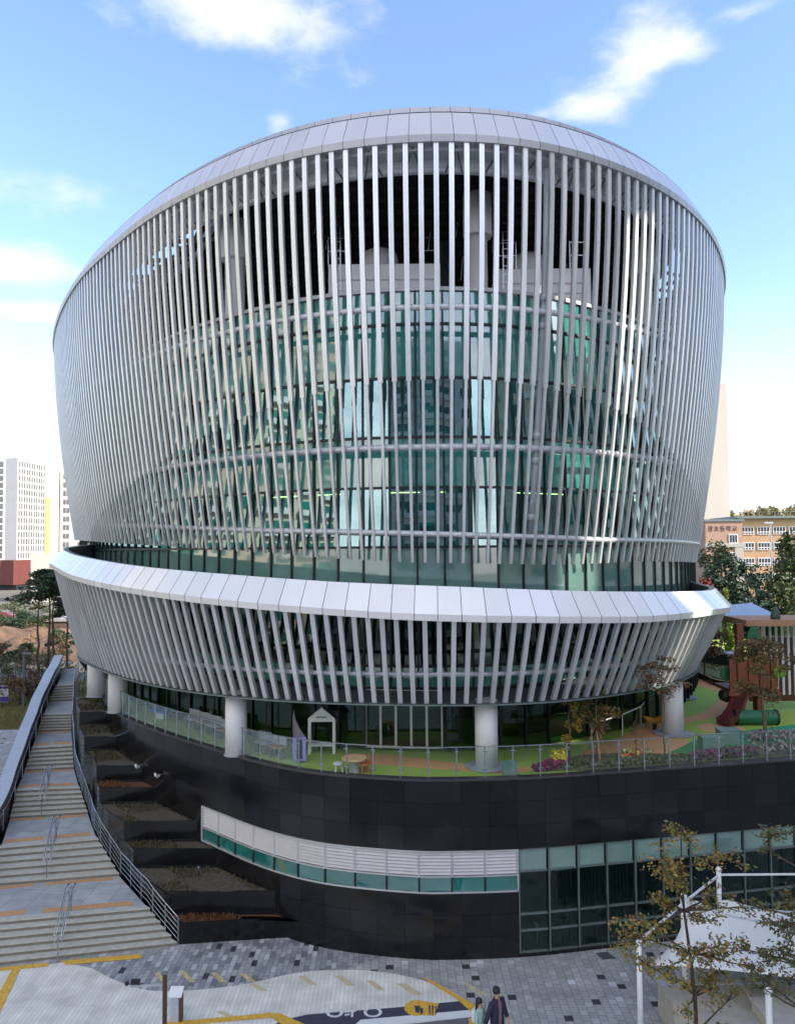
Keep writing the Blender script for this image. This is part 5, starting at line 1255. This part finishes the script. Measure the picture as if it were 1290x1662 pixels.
# canopy roof pale blue beyond
p=Vector((XX(1197,52),52,8.3)); t=thing('pale_blue_shelter',p-Vector((0,0,2.6)),'pale blue low roof between the white skirt and the playground tower','shelter'); mb=MB(); mb.section([[(p.x-1.5,p.y-2,8.2),(p.x-1.5,p.y-2,8.3),(p.x+1.7,p.y-2,8.6),(p.x+1.7,p.y-2,8.5)],[(p.x-1.5,p.y+2,8.8),(p.x-1.5,p.y+2,8.9),(p.x+1.7,p.y+2,9.2),(p.x+1.7,p.y+2,9.1)]]); mb.build('roof',mat('pale_blue_roof',(.38,.47,.60),.6),t)
mb=MB()
for sx in (-1.3,1.5): mb.beam((p.x+sx,p.y,5.64),(p.x+sx,p.y,8.5),.1,.1)
mb.build('posts',MT['steel'],t)
# ---------------------------------------------------------------- playground tower
c=TT(1222,1164); PG=thing('playground_tower',c,'reddish-brown timber play tower with flat roof, slide and green leaf boards','playground tower')
def V(x,y,z): return Vector((c.x+x,c.y+y,ZT+z))
mb=MB()
for (x,y,h) in ((-.75,-.5,4.15),(0,-.6,3.9),(-.3,.6,3.9),(.45,.6,3.6)): mb.box(V(x,y,h/2),(.26,.26,h))
mb.build('main_posts',MT['timber'],PG)
mb=MB()
for k in range(13): mb.box(V(-1.25+k*.16,-.75+.05*math.sin(k*2.1),1.95+.12*math.sin(k*1.7)),(.15,.12,1.35+.15*math.sin(k*2.9)))
mb.build('log_palisade',MT['timber'],PG)
mb=MB(); mb.box(V(-.3,0,1.3),(2.1,1.7,.14)); mb.box(V(-.3,-.8,1.18),(2.2,.12,.2)); mb.build('platform',MT['timber'],PG)
mb=MB()
for k in range(12): mb.box(V(.45+k*.27,.9,2.35),(.1,.08,3.1))
mb.build('white_bars',MT['white'],PG)
mb=MB(); mb.box(V(2.2,1.25,1.9),(3.6,.08,2.9)); mb.build('dark_wall',MT['darkred'],PG)
mb=MB()
for k in range(7): mb.box(V(.3+.02*k,-.0+k*.33-.6,4.28),(0.01,.01,.01))
mb.box(V(1.9,.5,4.25),(4.8,2.4,.1)); mb.box(V(1.9,-.7,4.12),(4.8,.08,.16)); mb.box(V(-.5,.5,4.12),(.08,2.3,.16)); mb.build('flat_roof',MT['timber2'],PG)
mb=MB(); mb.section([[V(1.0+.14*math.cos(a)*r,-.2+.14*math.sin(a)*r,4.3+z) for a in [2*PI*k/10 for k in range(10)]] for r,z in ((1.3,0),(1.5,.12),(1.2,.3),(1.0,.42),(.5,.52),(.1,.55))]); mb.build('roof_finial',MT['ever_finial'] if 'ever_finial' in MT else mat('finial',(.04,.07,.05),.6),PG,smooth=True)
def leafboard(x,y,z,w,h,m,nm='leaf_board'):
    mb=MB(); n=16; P=[]
    for k in range(n):
        a=2*PI*k/n; rx=w/2*(abs(math.sin(a))**.8)*(1 if math.sin(a)>0 else -1); P.append((rx*(1-.25*math.cos(a)),h/2*math.cos(a)))
    F=[V(x+p[0],y-.03,z+p[1]) for p in P]; B=[V(x+p[0],y+.03,z+p[1]) for p in P]; mb.section([F,B]); fixn(mb.build(nm,m,PG))
leafboard(-.28,-.85,3.45,.62,1.25,MT['gleaf']); leafboard(.75,-.95,2.15,.52,.55,MT['lleaf']); leafboard(-1.35,-.5,2.0,.5,.62,MT['gleaf'])
mb=MB(); # slide: curved trough coming down to the left
P=[V(-.7,-.75,1.25),V(-.95,-.95,1.05),V(-1.2,-1.15,.72),V(-1.45,-1.35,.42),V(-1.75,-1.55,.2),V(-2.05,-1.7,.12)]
rows=[]
for i,q in enumerate(P):
    d=(P[min(i+1,5)]-P[max(i-1,0)]); d.z=0; d.normalize(); n=Vector((-d.y,d.x,0)); w=.33
    rows.append([q+n*w+Vector((0,0,.22)),q+n*(w-.05)+Vector((0,0,.22)),q+n*(w-.1)+Vector((0,0,.02)),q-n*(w-.1)+Vector((0,0,.02)),q-n*(w-.05)+Vector((0,0,.22)),q-n*w+Vector((0,0,.22)),q-n*w-Vector((0,0,.06)),q+n*w-Vector((0,0,.06))])
mb.section(rows); fixn(mb.build('slide',MT['darkred'],PG))
mb=MB(); mb.lathe(V(-1.25,-.2,1.0),[(.05,-.3),(.28,-.2),(.34,0),(.28,.2),(.05,.3)],14); mb.build('dark_climbing_ball',MT['black'],PG,smooth=True)
tun=TT(1222,1176); t=thing('crawl_tunnel',tun,'green play tunnel lying on the floor beside the slide','play equipment')
mb=MB(); n=18; mb.section([[tun+Vector((x,.30*math.cos(2*PI*k/n),.30+.30*math.sin(2*PI*k/n))) for k in range(n)] for x in (-.75,.95)],caps=False); mb.section([[tun+Vector((x,.27*math.cos(2*PI*k/n),.30+.27*math.sin(2*PI*k/n))) for k in range(n)] for x in (-.75,.95)],caps=False); mb.build('tube',mat('tunnel_green',(.02,.14,.07),.5),t,smooth=True)
for x in (-.75,.95): mb=MB(); mb.tube([tun+Vector((x-.04,0,.30)),tun+Vector((x+.04,0,.30))],.33,18); mb.build('end_ring',MT['black'],t)
# ---------------------------------------------------------------- foreground: lamp pole, pedestal, canopy, walls, people, trees
p=Vector((-5.54,18.5,0)); r=ray(268,1600); p=Vector((r.x/r.y*18.5,18.5,0))
t=thing('cctv_pole',p,'dark brown square pole with a horizontal camera arm on the pale path','pole'); mb=MB(); mb.box(p+Vector((0,0,1.68)),(.085,.085,3.36)); mb.build('pole',MT['brown'],t); mb=MB(); mb.box(p+Vector((0,0,3.38)),(.12,.12,.03)); mb.build('pole_cap',MT['steel'],t)
mb=MB(); mb.beam(p+Vector((0,0,3.12)),p+Vector((-.82,.05,3.05)),.03,.05); mb.build('camera_arm',MT['frame'],t)
mb=MB(); mb.box(p+Vector((-.70,.05,3.16)),(.2,.09,.09)); mb.lathe(p+Vector((-.9,.05,3.12)),[(.02,-.05),(.05,-.02),(.05,.03),(.02,.05)],10); mb.build('security_camera',MT['black'],t)
p=atZ(285,1657,0); t=thing('info_pedestal',p,'small dark pedestal with a tilted white top beside the brown pole','pedestal'); mb=MB(); mb.box(p+Vector((0,0,.36)),(.22,.16,.72)); mb.build('body',MT['cap'],t); mb=MB(); mb.box(p+Vector((.16,0,.36)),(.07,.2,.76)); mb.build('side_frame',MT['brown'],t)
mb=MB(); mb.section([[p+Vector((-.17,-.13,.70)),p+Vector((.2,-.13,.70)),p+Vector((.2,-.13,.74)),p+Vector((-.17,-.13,.74))],[p+Vector((-.17,.14,.84)),p+Vector((.2,.14,.84)),p+Vector((.2,.14,.88)),p+Vector((-.17,.14,.88))]]); fixn(mb.build('top_plate',MT['white'],t))
# canopy frame
cA=Vector((6.12,20.5,0)); cB=atZ(1113,1648,0); cC=Vector((atY(1165,1400,24.5).x,24.5,0)); r=ray(1246,1600); cD=Vector((r.x/r.y*19.0,19.0,0)); cE=Vector((16.5,24.5,0))
CN=thing('tensile_canopy',cB,'white tensile shade canopy on slim white posts at the right of the plaza','canopy')
hA,hB,hC=3.0,3.3,3.2
for b,h,r_ in ((cA,hA,.07),(cB,hB,.085),(cC,hC,.075),(cD,2.6,.075),(cE,3.2,.07)):
    mb=MB(); mb.tube([b,b+Vector((0,0,h))],r_,12); mb.lathe(b+Vector((0,0,h)),[(r_+.01,-.06),(r_+.015,0),(r_*.6,.05),(.01,.07)],12); o=mb.build('post',MT['white'],CN,smooth=True)
    mb=MB(); mb.lathe(b,[(.22,0.002),(.22,.03),(.12,.06),(.1,.12)],10); mb.build('foot_plate',MT['black'],o)
mb=MB()
for a,b in ((cA+Vector((0,0,hA)),cB+Vector((0,0,hB-.2))),(cB+Vector((0,0,hB-.2)),cC+Vector((0,0,hC-.2))),(cC+Vector((0,0,hC-.18)),cE+Vector((0,0,hC-.18))),(cB+Vector((0,0,hB-.2)),atZ(1165,1500,2.2)),(cA+Vector((0,0,hA-.1)),atZ(1062,1526,2.6))): mb.beam(a,b,.05,.05)
mb.build('frame_bars',MT['white'],CN)
MT['membrane']=mat('membrane',(.62,.61,.585),.6,0,.04,1)
def membrane(c00,c10,c11,c01,pk,name,N=14,peakuv=(.2,.9)):
    mb=MB(); G=[]
    for i in range(N+1):
        row=[]
        for j in range(N+1):
            u=i/N;v=j/N; sx=.10*math.sin(PI*u)
            p=(c00.lerp(c10,u)).lerp(c01.lerp(c11,u),v)
            cen=(c00+c10+c11+c01)/4; e_=max(0,1-4*u*(1-u)) ; 
            p=p.lerp(Vector((cen.x,cen.y,p.z)),.10*(4*u*(1-u)*(abs(2*v-1)**3)+4*v*(1-v)*(abs(2*u-1)**3)))
            d=math.hypot(u-peakuv[0],v-peakuv[1]); p.z+=pk*math.exp(-d*5.5)
            row.append(p)
        G.append(row)
    for i in range(N):
        for j in range(N): mb.quad(G[i][j],G[i+1][j],G[i+1][j+1],G[i][j+1])
    o=mb.build(name,MT['membrane'],CN,smooth=True); md=o.modifiers.new('thick','SOLIDIFY'); md.thickness=.012; 
    bm=bmesh.new(); bm.from_mesh(o.data); bmesh.ops.remove_doubles(bm,verts=bm.verts,dist=.001); bm.to_mesh(o.data); bm.free()
    for p_ in o.data.polygons: p_.use_smooth=True
    return o
membrane(atZ(1054,1566,2.15),atZ(1345,1596,2.05),atZ(1345,1500,1.95),atZ(1112,1486,2.55),.55,'canopy_cloth',peakuv=(.04,.98))
membrane(atZ(1150,1512,2.1),atZ(1345,1545,2.0),atZ(1345,1478,2.0),atZ(1168,1474,2.35),.35,'canopy_cloth',peakuv=(.05,.95))
mb=MB(); a=atZ(1068,1590,.95); mb.prism([(a.x,a.y-1.2),(a.x+1.2,a.y-2.6),(16,a.y-2.6),(16,a.y+.1),(a.x,a.y+.1)],0,.95); W1=thing('concrete_wall_block',(a.x+2,a.y-1,0),'pale concrete seat wall under the white canopy','wall'); fixn(mb.build('block',MT['concrete'],W1))
mb=MB(); mb.prism([(a.x-.05,a.y-.3),(16.1,a.y-.3),(16.1,a.y+.15),(a.x-.05,a.y+.15)],.952,1.02); fixn(mb.build('cap_slab',MT['cap'],W1))
mb=MB(); q=atZ(1205,1625,1.0); mb.box((q.x+2.2,q.y-.9,.6),(4.2,1.2,1.2)); W2=thing('stone_bench',(q.x+2,q.y-.9,0),'beige stone bench block in front of the seat wall at the right edge','bench'); mb.build('block',mat('beige_stone',(.42,.38,.31),.85,0,.12,5),W2); mb=MB(); mb.box((q.x+2.2,q.y-.9,1.23),(4.3,1.3,.06)); mb.build('seat_slab',MT['concrete'],W2)
p=atZ(1282,1655,0)+Vector((0,0,0)); t=thing('blue_sign',p,'small blue and white sign at the bottom right corner','sign'); mb=MB(); mb.box(p+Vector((.05,0,1.2)),(.22,.04,.5)); mb.build('plate',mat('blue_sign',(.08,.2,.6),.5),t); mb=MB(); mb.tube([p,p+Vector((0,.03,1.3))],.025,6); mb.build('post',MT['white'],t)
# foreground trees: airy, clumped foliage
def airy(name,base,top,label,clumps,seed,leafm,r=.075,sz=.042):
    random.seed(seed); base=Vector(base); top=Vector(top); t=thing(name,base,label,'tree','trees in front of the canopy'); tb=MB(); cm=MB()
    P=[base.lerp(top,k/10)+Vector((.05*math.sin(k*1.3),.04*math.cos(k),0)) for k in range(11)]; tb.tube(P,[r*(1-.085*k) for k in range(11)],8)
    for (dx,dz,w,h,n) in clumps:
        c=Vector((base.x+dx,base.y+random.uniform(-.8,.8),dz)); j=min(range(11),key=lambda i:abs(P[i].z-(dz-.35*abs(dx)))); 
        B=limb(tb,P[j],c,.022,.006,.12,5)
        for k in range(4):
            e2=c+Vector((random.gauss(0,w*.8),random.gauss(0,w*.6),random.gauss(0,h*.7))); limb(tb,B[4],e2,.009,.003,.1,3)
            for q in range(int(n*.21)):
                v=e2+Vector((random.gauss(0,w*.38),random.gauss(0,w*.38),random.gauss(-.02,h*.42))); leaves(cm,v,(.01,.01,.01),1,sz)
        for q in range(int(n*.30)):
            t_=random.random(); v=B[3].lerp(c,t_)+Vector((random.gauss(0,w*.35),random.gauss(0,w*.3),random.gauss(0,h*.4))); leaves(cm,v,(.01,.01,.01),1,sz)
    fixn(tb.build('trunk',MT['bark'],t,smooth=True)); cm.build('crown',leafm,t)
Yt=15.0
def cl(px,py,w,h,n,bx,Y=15.0): 
    q=atY(px,py,Y); return (q.x-bx,q.z,w/FPX*Y,h/FPX*Y,n)
bx=atY(1148,1662,Yt).x
C=[(1095,1350,16,10,110),(1110,1362,18,9,110),(1070,1393,20,12,170),(1090,1405,18,12,150),(1150,1383,30,6,120),(1180,1388,18,8,90),(1095,1432,20,12,190),(1112,1440,14,12,110),(1040,1475,26,11,200),(1072,1462,12,7,70),(1015,1503,14,7,90),(1030,1510,14,7,80),(1085,1478,18,9,120),(1147,1499,18,10,150),(1160,1495,12,8,80),(1185,1472,10,10,60),(1190,1460,22,12,120),(1040,1565,22,12,200),(1060,1548,18,10,130),(1088,1525,12,14,110),(1050,1522,12,8,60),(1150,1545,14,16,120),(1190,1540,22,10,160),(1205,1552,14,10,110),(1175,1568,14,14,110),(1122,1529,8,8,50),(1100,1580,14,8,70),(1165,1592,24,8,170),(1130,1602,14,8,80),(1090,1612,12,10,80),(1180,1625,18,14,190),(1205,1632,14,8,80),(1155,1655,8,8,60),(1138,1560,6,14,50)]
airy('autumn_tree',(bx,Yt,-.0),atY(1102,1340,Yt),'sparse autumn tree with green and orange leaf tufts in front of the canopy',[cl(*q,bx) for q in C],5,LM['autumn'])
Y2=14.0; b2=atY(1300,1662,Y2)
C2=[(1285,1372,20,12,170),(1268,1398,12,8,60),(1275,1450,24,16,220),(1258,1440,12,8,60),(1255,1480,16,10,100),(1230,1510,18,10,120),(1255,1502,18,8,110),(1275,1520,18,10,130),(1255,1532,14,8,80),(1240,1560,18,8,110),(1260,1575,16,7,90),(1235,1545,8,12,50),(1245,1598,12,8,60),(1270,1545,12,12,70),(1222,1600,10,8,70),(1290,1600,12,8,80),(1225,1570,10,8,60)]
airy('autumn_tree',(b2.x,Y2,0),atY(1312,1340,Y2),'greener autumn tree cut by the right edge of the photo',[cl(*q,b2.x,Y2) for q in C2],6,leafmat('late_green_leaf',[(.04,.07,.025),(.07,.10,.03),(.12,.10,.02),(.05,.06,.03),(.18,.08,.02)]))
# ---------------------------------------------------------------- people
SKIN=mat('skin',(.42,.25,.17),.6,0,.05); HAIR=mat('black_hair',(.012,.010,.010),.5)
def skinbody(name,verts,edges,parent,m,sub=2):
    me=bpy.data.meshes.new(name); me.from_pydata([v[0] for v in verts],edges,[]); o=bpy.data.objects.new(name,me); COL.objects.link(o); o.parent=parent
    md=o.modifiers.new('skin','SKIN'); md.use_smooth_shade=True; ss=o.modifiers.new('sub','SUBSURF'); ss.levels=sub; ss.render_levels=sub
    for i,v in enumerate(verts): o.data.skin_vertices[0].data[i].radius=(v[1],v[2] if len(v)>2 else v[1])
    o.data.skin_vertices[0].data[0].use_root=True
    me.materials.append(m); return o
def ellip(mb,c,r,n=14,m=0,zcut=(-1,1)):
    rows=[]
    for k in range(9):
        z=zcut[0]+(zcut[1]-zcut[0])*k/8; q=math.sqrt(max(.0004,1-z*z)); rows.append([(c[0]+r[0]*q*math.cos(2*PI*j/n),c[1]+r[1]*q*math.sin(2*PI*j/n),c[2]+r[2]*z) for j in range(n)])
    mb.section(rows,m)
def person(loc,rz,S,label,cl,adult=True,girl=False,armL=None,armR=None):
    """local frame: faces -Y; x is the person's left"""
    t=thing('person',loc,label,'person',None,rz); s=S
    V_=[((0,0,.93*s),.115*s,.085*s),((0,0,1.10*s),.105*s,.075*s),((0,-.005,1.28*s),.115*s,.08*s),((0,0,1.42*s),.06*s,.05*s),((0,-.01,1.52*s),.05*s),((0,-.015,1.60*s),.075*s,.085*s),((0,-.01,1.68*s),.075*s,.09*s)]
    E_=[(0,1),(1,2),(2,3),(3,4),(4,5),(5,6)]
    def add(v,par): V_.append(v); E_.append((par,len(V_)-1)); return len(V_)-1
    for sg,arm in ((1,armL),(-1,armR)):
        h=add(((.09*sg*s,0,.88*s),.095*s),0); k=add(((.10*sg*s,-.04*s if sg>0 else .0,.48*s),.06*s),h); a=add(((.10*sg*s,.06*s if sg>0 else -.03*s,.09*s),.042*s),k); add(((.11*sg*s,-.12*s+(.08*s if sg>0 else 0),.035*s),.04*s,.03*s),a)
        sh=add(((.155*sg*s,0,1.375*s),.042*s),3); el,wr=arm
        e1=add((tuple(q*s for q in el),.036*s),sh); w1=add((tuple(q*s for q in wr),.028*s),e1)
        d=(Vector(wr)-Vector(el)).normalized(); w=Vector(wr)*s; pm=w+d*.06*s; ip=add((tuple(pm),.036*s,.018*s),w1)
        for f in range(4):
            o_=Vector((-.0,(-.024+.016*f)*s,0)); q1=pm+d*.045*s+o_; q2=q1+d*(.03-.004*abs(f-1.5))*s+Vector((-.012*sg*s,0,-.006*s)); i1=add((tuple(q1),.0085*s),ip); add((tuple(q2),.007*s),i1)
        q1=w+d*.04*s+Vector((0,-.035*s,-.01*s)); i1=add((tuple(q1),.010*s),w1); add((tuple(q1+d*.03*s+Vector((0,-.01*s,0))),.008*s),i1)
    skinbody('body',V_,E_,t,SKIN,1)
    # face details
    mb=MB(); ellip(mb,(0,-.095*s,1.615*s),(.012*s,.018*s,.022*s),8); mb.build('nose',SKIN,t,smooth=True)
    for sg in (-1,1):
        mb=MB(); ellip(mb,(.03*sg*s,-.092*s,1.645*s),(.012*s,.008*s,.008*s),8); mb.build('eye',HAIR,t,smooth=True)
    mb=MB(); ellip(mb,(0,-.094*s,1.575*s),(.022*s,.006*s,.006*s),8); mb.build('mouth',mat('lips',(.3,.1,.08),.5),t,smooth=True)
    mb=MB(); ellip(mb,(0,.018*s,1.665*s),(.096*s,.108*s,.112*s),16,0,(-.45,1)); [ellip(mb,(.05*math.cos(a_)*s,.02*s+.06*math.sin(a_)*s,(1.715+.008*math.sin(a_*3))*s),(.045*s,.045*s,.042*s),8) for a_ in (0,.9,1.8,2.7,3.6,4.5,5.4)]; 
    if girl:
        rows=[]
        for k,(z,w,d,y) in enumerate(((1.70,.09,.07,.05),(1.58,.095,.06,.07),(1.42,.085,.045,.09),(1.25,.065,.035,.095),(1.14,.03,.02,.09))): rows.append([(w*s*math.cos(2*PI*j/12),y*s+d*s*math.sin(2*PI*j/12),z*s) for j in range(12)])
        mb.section(rows)
    fixn(mb.build('hair',HAIR,t,smooth=True))
    for nm,kind,m in cl:
        mb=MB()
        def tubeclothes(rows):
            mb.section([[(x0+w*s*math.cos(2*PI*j/16),y0+d*s*math.sin(2*PI*j/16),z*s) for j in range(16)] for (x0,y0,w,d,z) in rows])
        if kind=='top': tubeclothes([(0,0,.165,.125,.88),(0,0,.160,.12,1.0),(0,0,.155,.115,1.1),(0,0,.175,.125,1.28),(0,0,.165,.10,1.40),(0,0,.08,.07,1.47)])
        elif kind=='jacket':
            rows=[]
            for (w,d,z) in ((.215,.155,.80),(.20,.15,1.0),(.195,.145,1.12),(.205,.15,1.28),(.20,.13,1.38),(.15,.11,1.44),(.085,.085,1.50)):
                A=[]; 
                for j in range(15): a=-PI/2+.42+(2*PI-.84)*j/14; A.append((w*s*math.cos(a),d*s*math.sin(a),z*s))
                for j in range(15): a=-PI/2+.42+(2*PI-.84)*(14-j)/14; A.append(((w-.012)*s*math.cos(a),(d-.012)*s*math.sin(a),z*s))
                rows.append(A)
            mb.section(rows)
            for sg,arm in ((1,armL),(-1,armR)): mb.tube([(.17*sg*s,0,1.42*s),tuple(q*s for q in arm[0]),tuple((Vector(arm[1])*.92+Vector(arm[0])*.08)*s)],[.08*s,.068*s,.055*s],10)
        elif kind=='sleeves':
            for sg,arm in ((1,armL),(-1,armR)): mb.tube([(.16*sg*s,0,1.42*s),tuple(q*s for q in arm[0]),tuple((Vector(arm[1])*.9+Vector(arm[0])*.1)*s)],[.068*s,.055*s,.042*s],10)
        elif kind=='trousers':
            for sg in (1,-1): mb.tube([(.085*sg*s,0,.95*s),(.09*sg*s,0,.85*s),(.10*sg*s,(-.04*s if sg>0 else 0),.48*s),(.10*sg*s,(.06*s if sg>0 else -.03*s),.10*s)],[.105*s,.11*s,.078*s,.062*s],12)
        elif kind=='skirt': tubeclothes([(0,0,.24,.20,.62),(0,0,.19,.15,.80),(0,0,.15,.115,.98)])
        elif kind=='shoes':
            for sg in (1,-1): ellip(mb,(.105*sg*s,(-.04*s+(.06*s if sg>0 else -.0)),.045*s),(.05*s,.135*s,.045*s),12)
        elif kind=='backpack': mb.box((0,.16*s,1.22*s),(.24*s,.12*s,.36*s))
        fixn(mb.build(nm,m,t,smooth=kind!='backpack'))
    return t
WORLDPART=False
pm=Vector((2.48,20.74,0)); face_dir=math.radians(38)  # towards +X and slightly to the camera
navy=mat('navy_jacket',(.020,.020,.05),.85,0,.2,20); mauve=mat('mauve_shirt',(.20,.115,.15),.85,0,.1,10); pants=mat('dark_trousers',(.025,.025,.035),.8)
person(pm,face_dir,1.0,'adult in an open navy jacket and mauve shirt walking hand in hand with a child',[('shirt','top',mauve),('jacket','jacket',navy),('trousers','trousers',pants),('shoes','shoes',MT['black'])],armL=((.24,-.02,1.17),(.22,-.16,.98)),armR=((-.27,.05,1.15),(-.38,.06,.92)))
mint=mat('mint_top',(.28,.42,.38),.8); wht=mat('white_bag',(.6,.6,.68),.7); tan=mat('tan_skirt',(.22,.13,.10),.8)
person(pm+Vector((-.45,.0,0)),math.radians(50),.845,'child with long black hair, mint top and pale backpack holding the adult\'s hand',[('top','top',mint),('sleeves','sleeves',mint),('skirt','skirt',tan),('shoes','shoes',MT['white']),('backpack','backpack',wht)],girl=True,armL=((.25,.02,1.18),(.33,.10,1.02)),armR=((-.22,-.01,1.16),(-.24,-.1,.95)))
WORLDPART=True
# ---------------------------------------------------------------- neighbourhood out of view: blocks mirrored in glass, towers added to shade the plaza
MT['aptc']=mat('apartment_cream',(.62,.54,.42),.8,0,.06,.3); MT['aptw']=mat('apartment_white',(.68,.68,.66),.8); MT['aptg']=mat('apartment_teal_glass',(.02,.16,.14),.25,0,.3,.3)
def apt(x,y,w,d,h,rz,label,mcol='aptc'):
    t=thing('apartment_block',(x,y,0),label,'building','apartment blocks facing the round building',rz)
    g=globals(); 
    M_=Matrix.Translation((x,y,0))@Matrix.Rotation(rz,4,'Z')
    def B(name,m,boxes):
        mb=MB()
        for c,s in boxes: mb.box(c,s)
        for i,v in enumerate(mb.v): mb.v[i]=tuple(M_@Vector(v))
        mb.build(name,m,t)
    B('wall',MT[mcol],[((0,0,h/2),(w,d,h))])
    nf=int(h/2.9); nbay=int(w/4.2)
    B('windows',MT['aptg'],[((-w/2+ (k+.5)*w/nbay,sd*(d/2+.03),1.6+f*2.9),(w/nbay*.62,.12,1.5)) for f in range(nf) for k in range(nbay) for sd in (1,-1)])
    B('balconies',MT['aptw'],[((-w/2+ (k+.5)*w/nbay,d/2+.55,.75+f*2.9),(w/nbay*.8,1.1,.75)) for f in range(nf) for k in range(nbay) if k%2==0])
    B('roof',MT['concrete'],[((0,0,h+.6),(w*.4,d*.7,2.6)),((0,0,h+.15),(w+.5,d+.5,.35))])
apt(-78,4,122,14,64,-PI/2,'long cream apartment block off to the left, facing the round building')
apt(4,-62,62,13,44,-.04,'white apartment block straight behind the viewpoint','aptw')
apt(58,-15.2,43.4,12,76,PI/2,'tall cream apartment block added off to the right to block the sun, nearer the viewpoint')  # this and the next tower are added sun blockers, leaving one narrow gap
apt(58,26.1,26,12,72,PI/2,'tall cream apartment block added off to the right to block the sun, farther from the viewpoint')
mb=MB(); mb.box((58,9.8,17.0),(4,8,34)); mb.box((58,9.8,64),(4,8,18)); tag(mb.build('sun_gap_blocker',MT['concrete'],None),'unseen concrete filler added to trim the sun gap between the two tall blocks on the right','wall')  # fillers added low and high in the gap to limit the sun strip
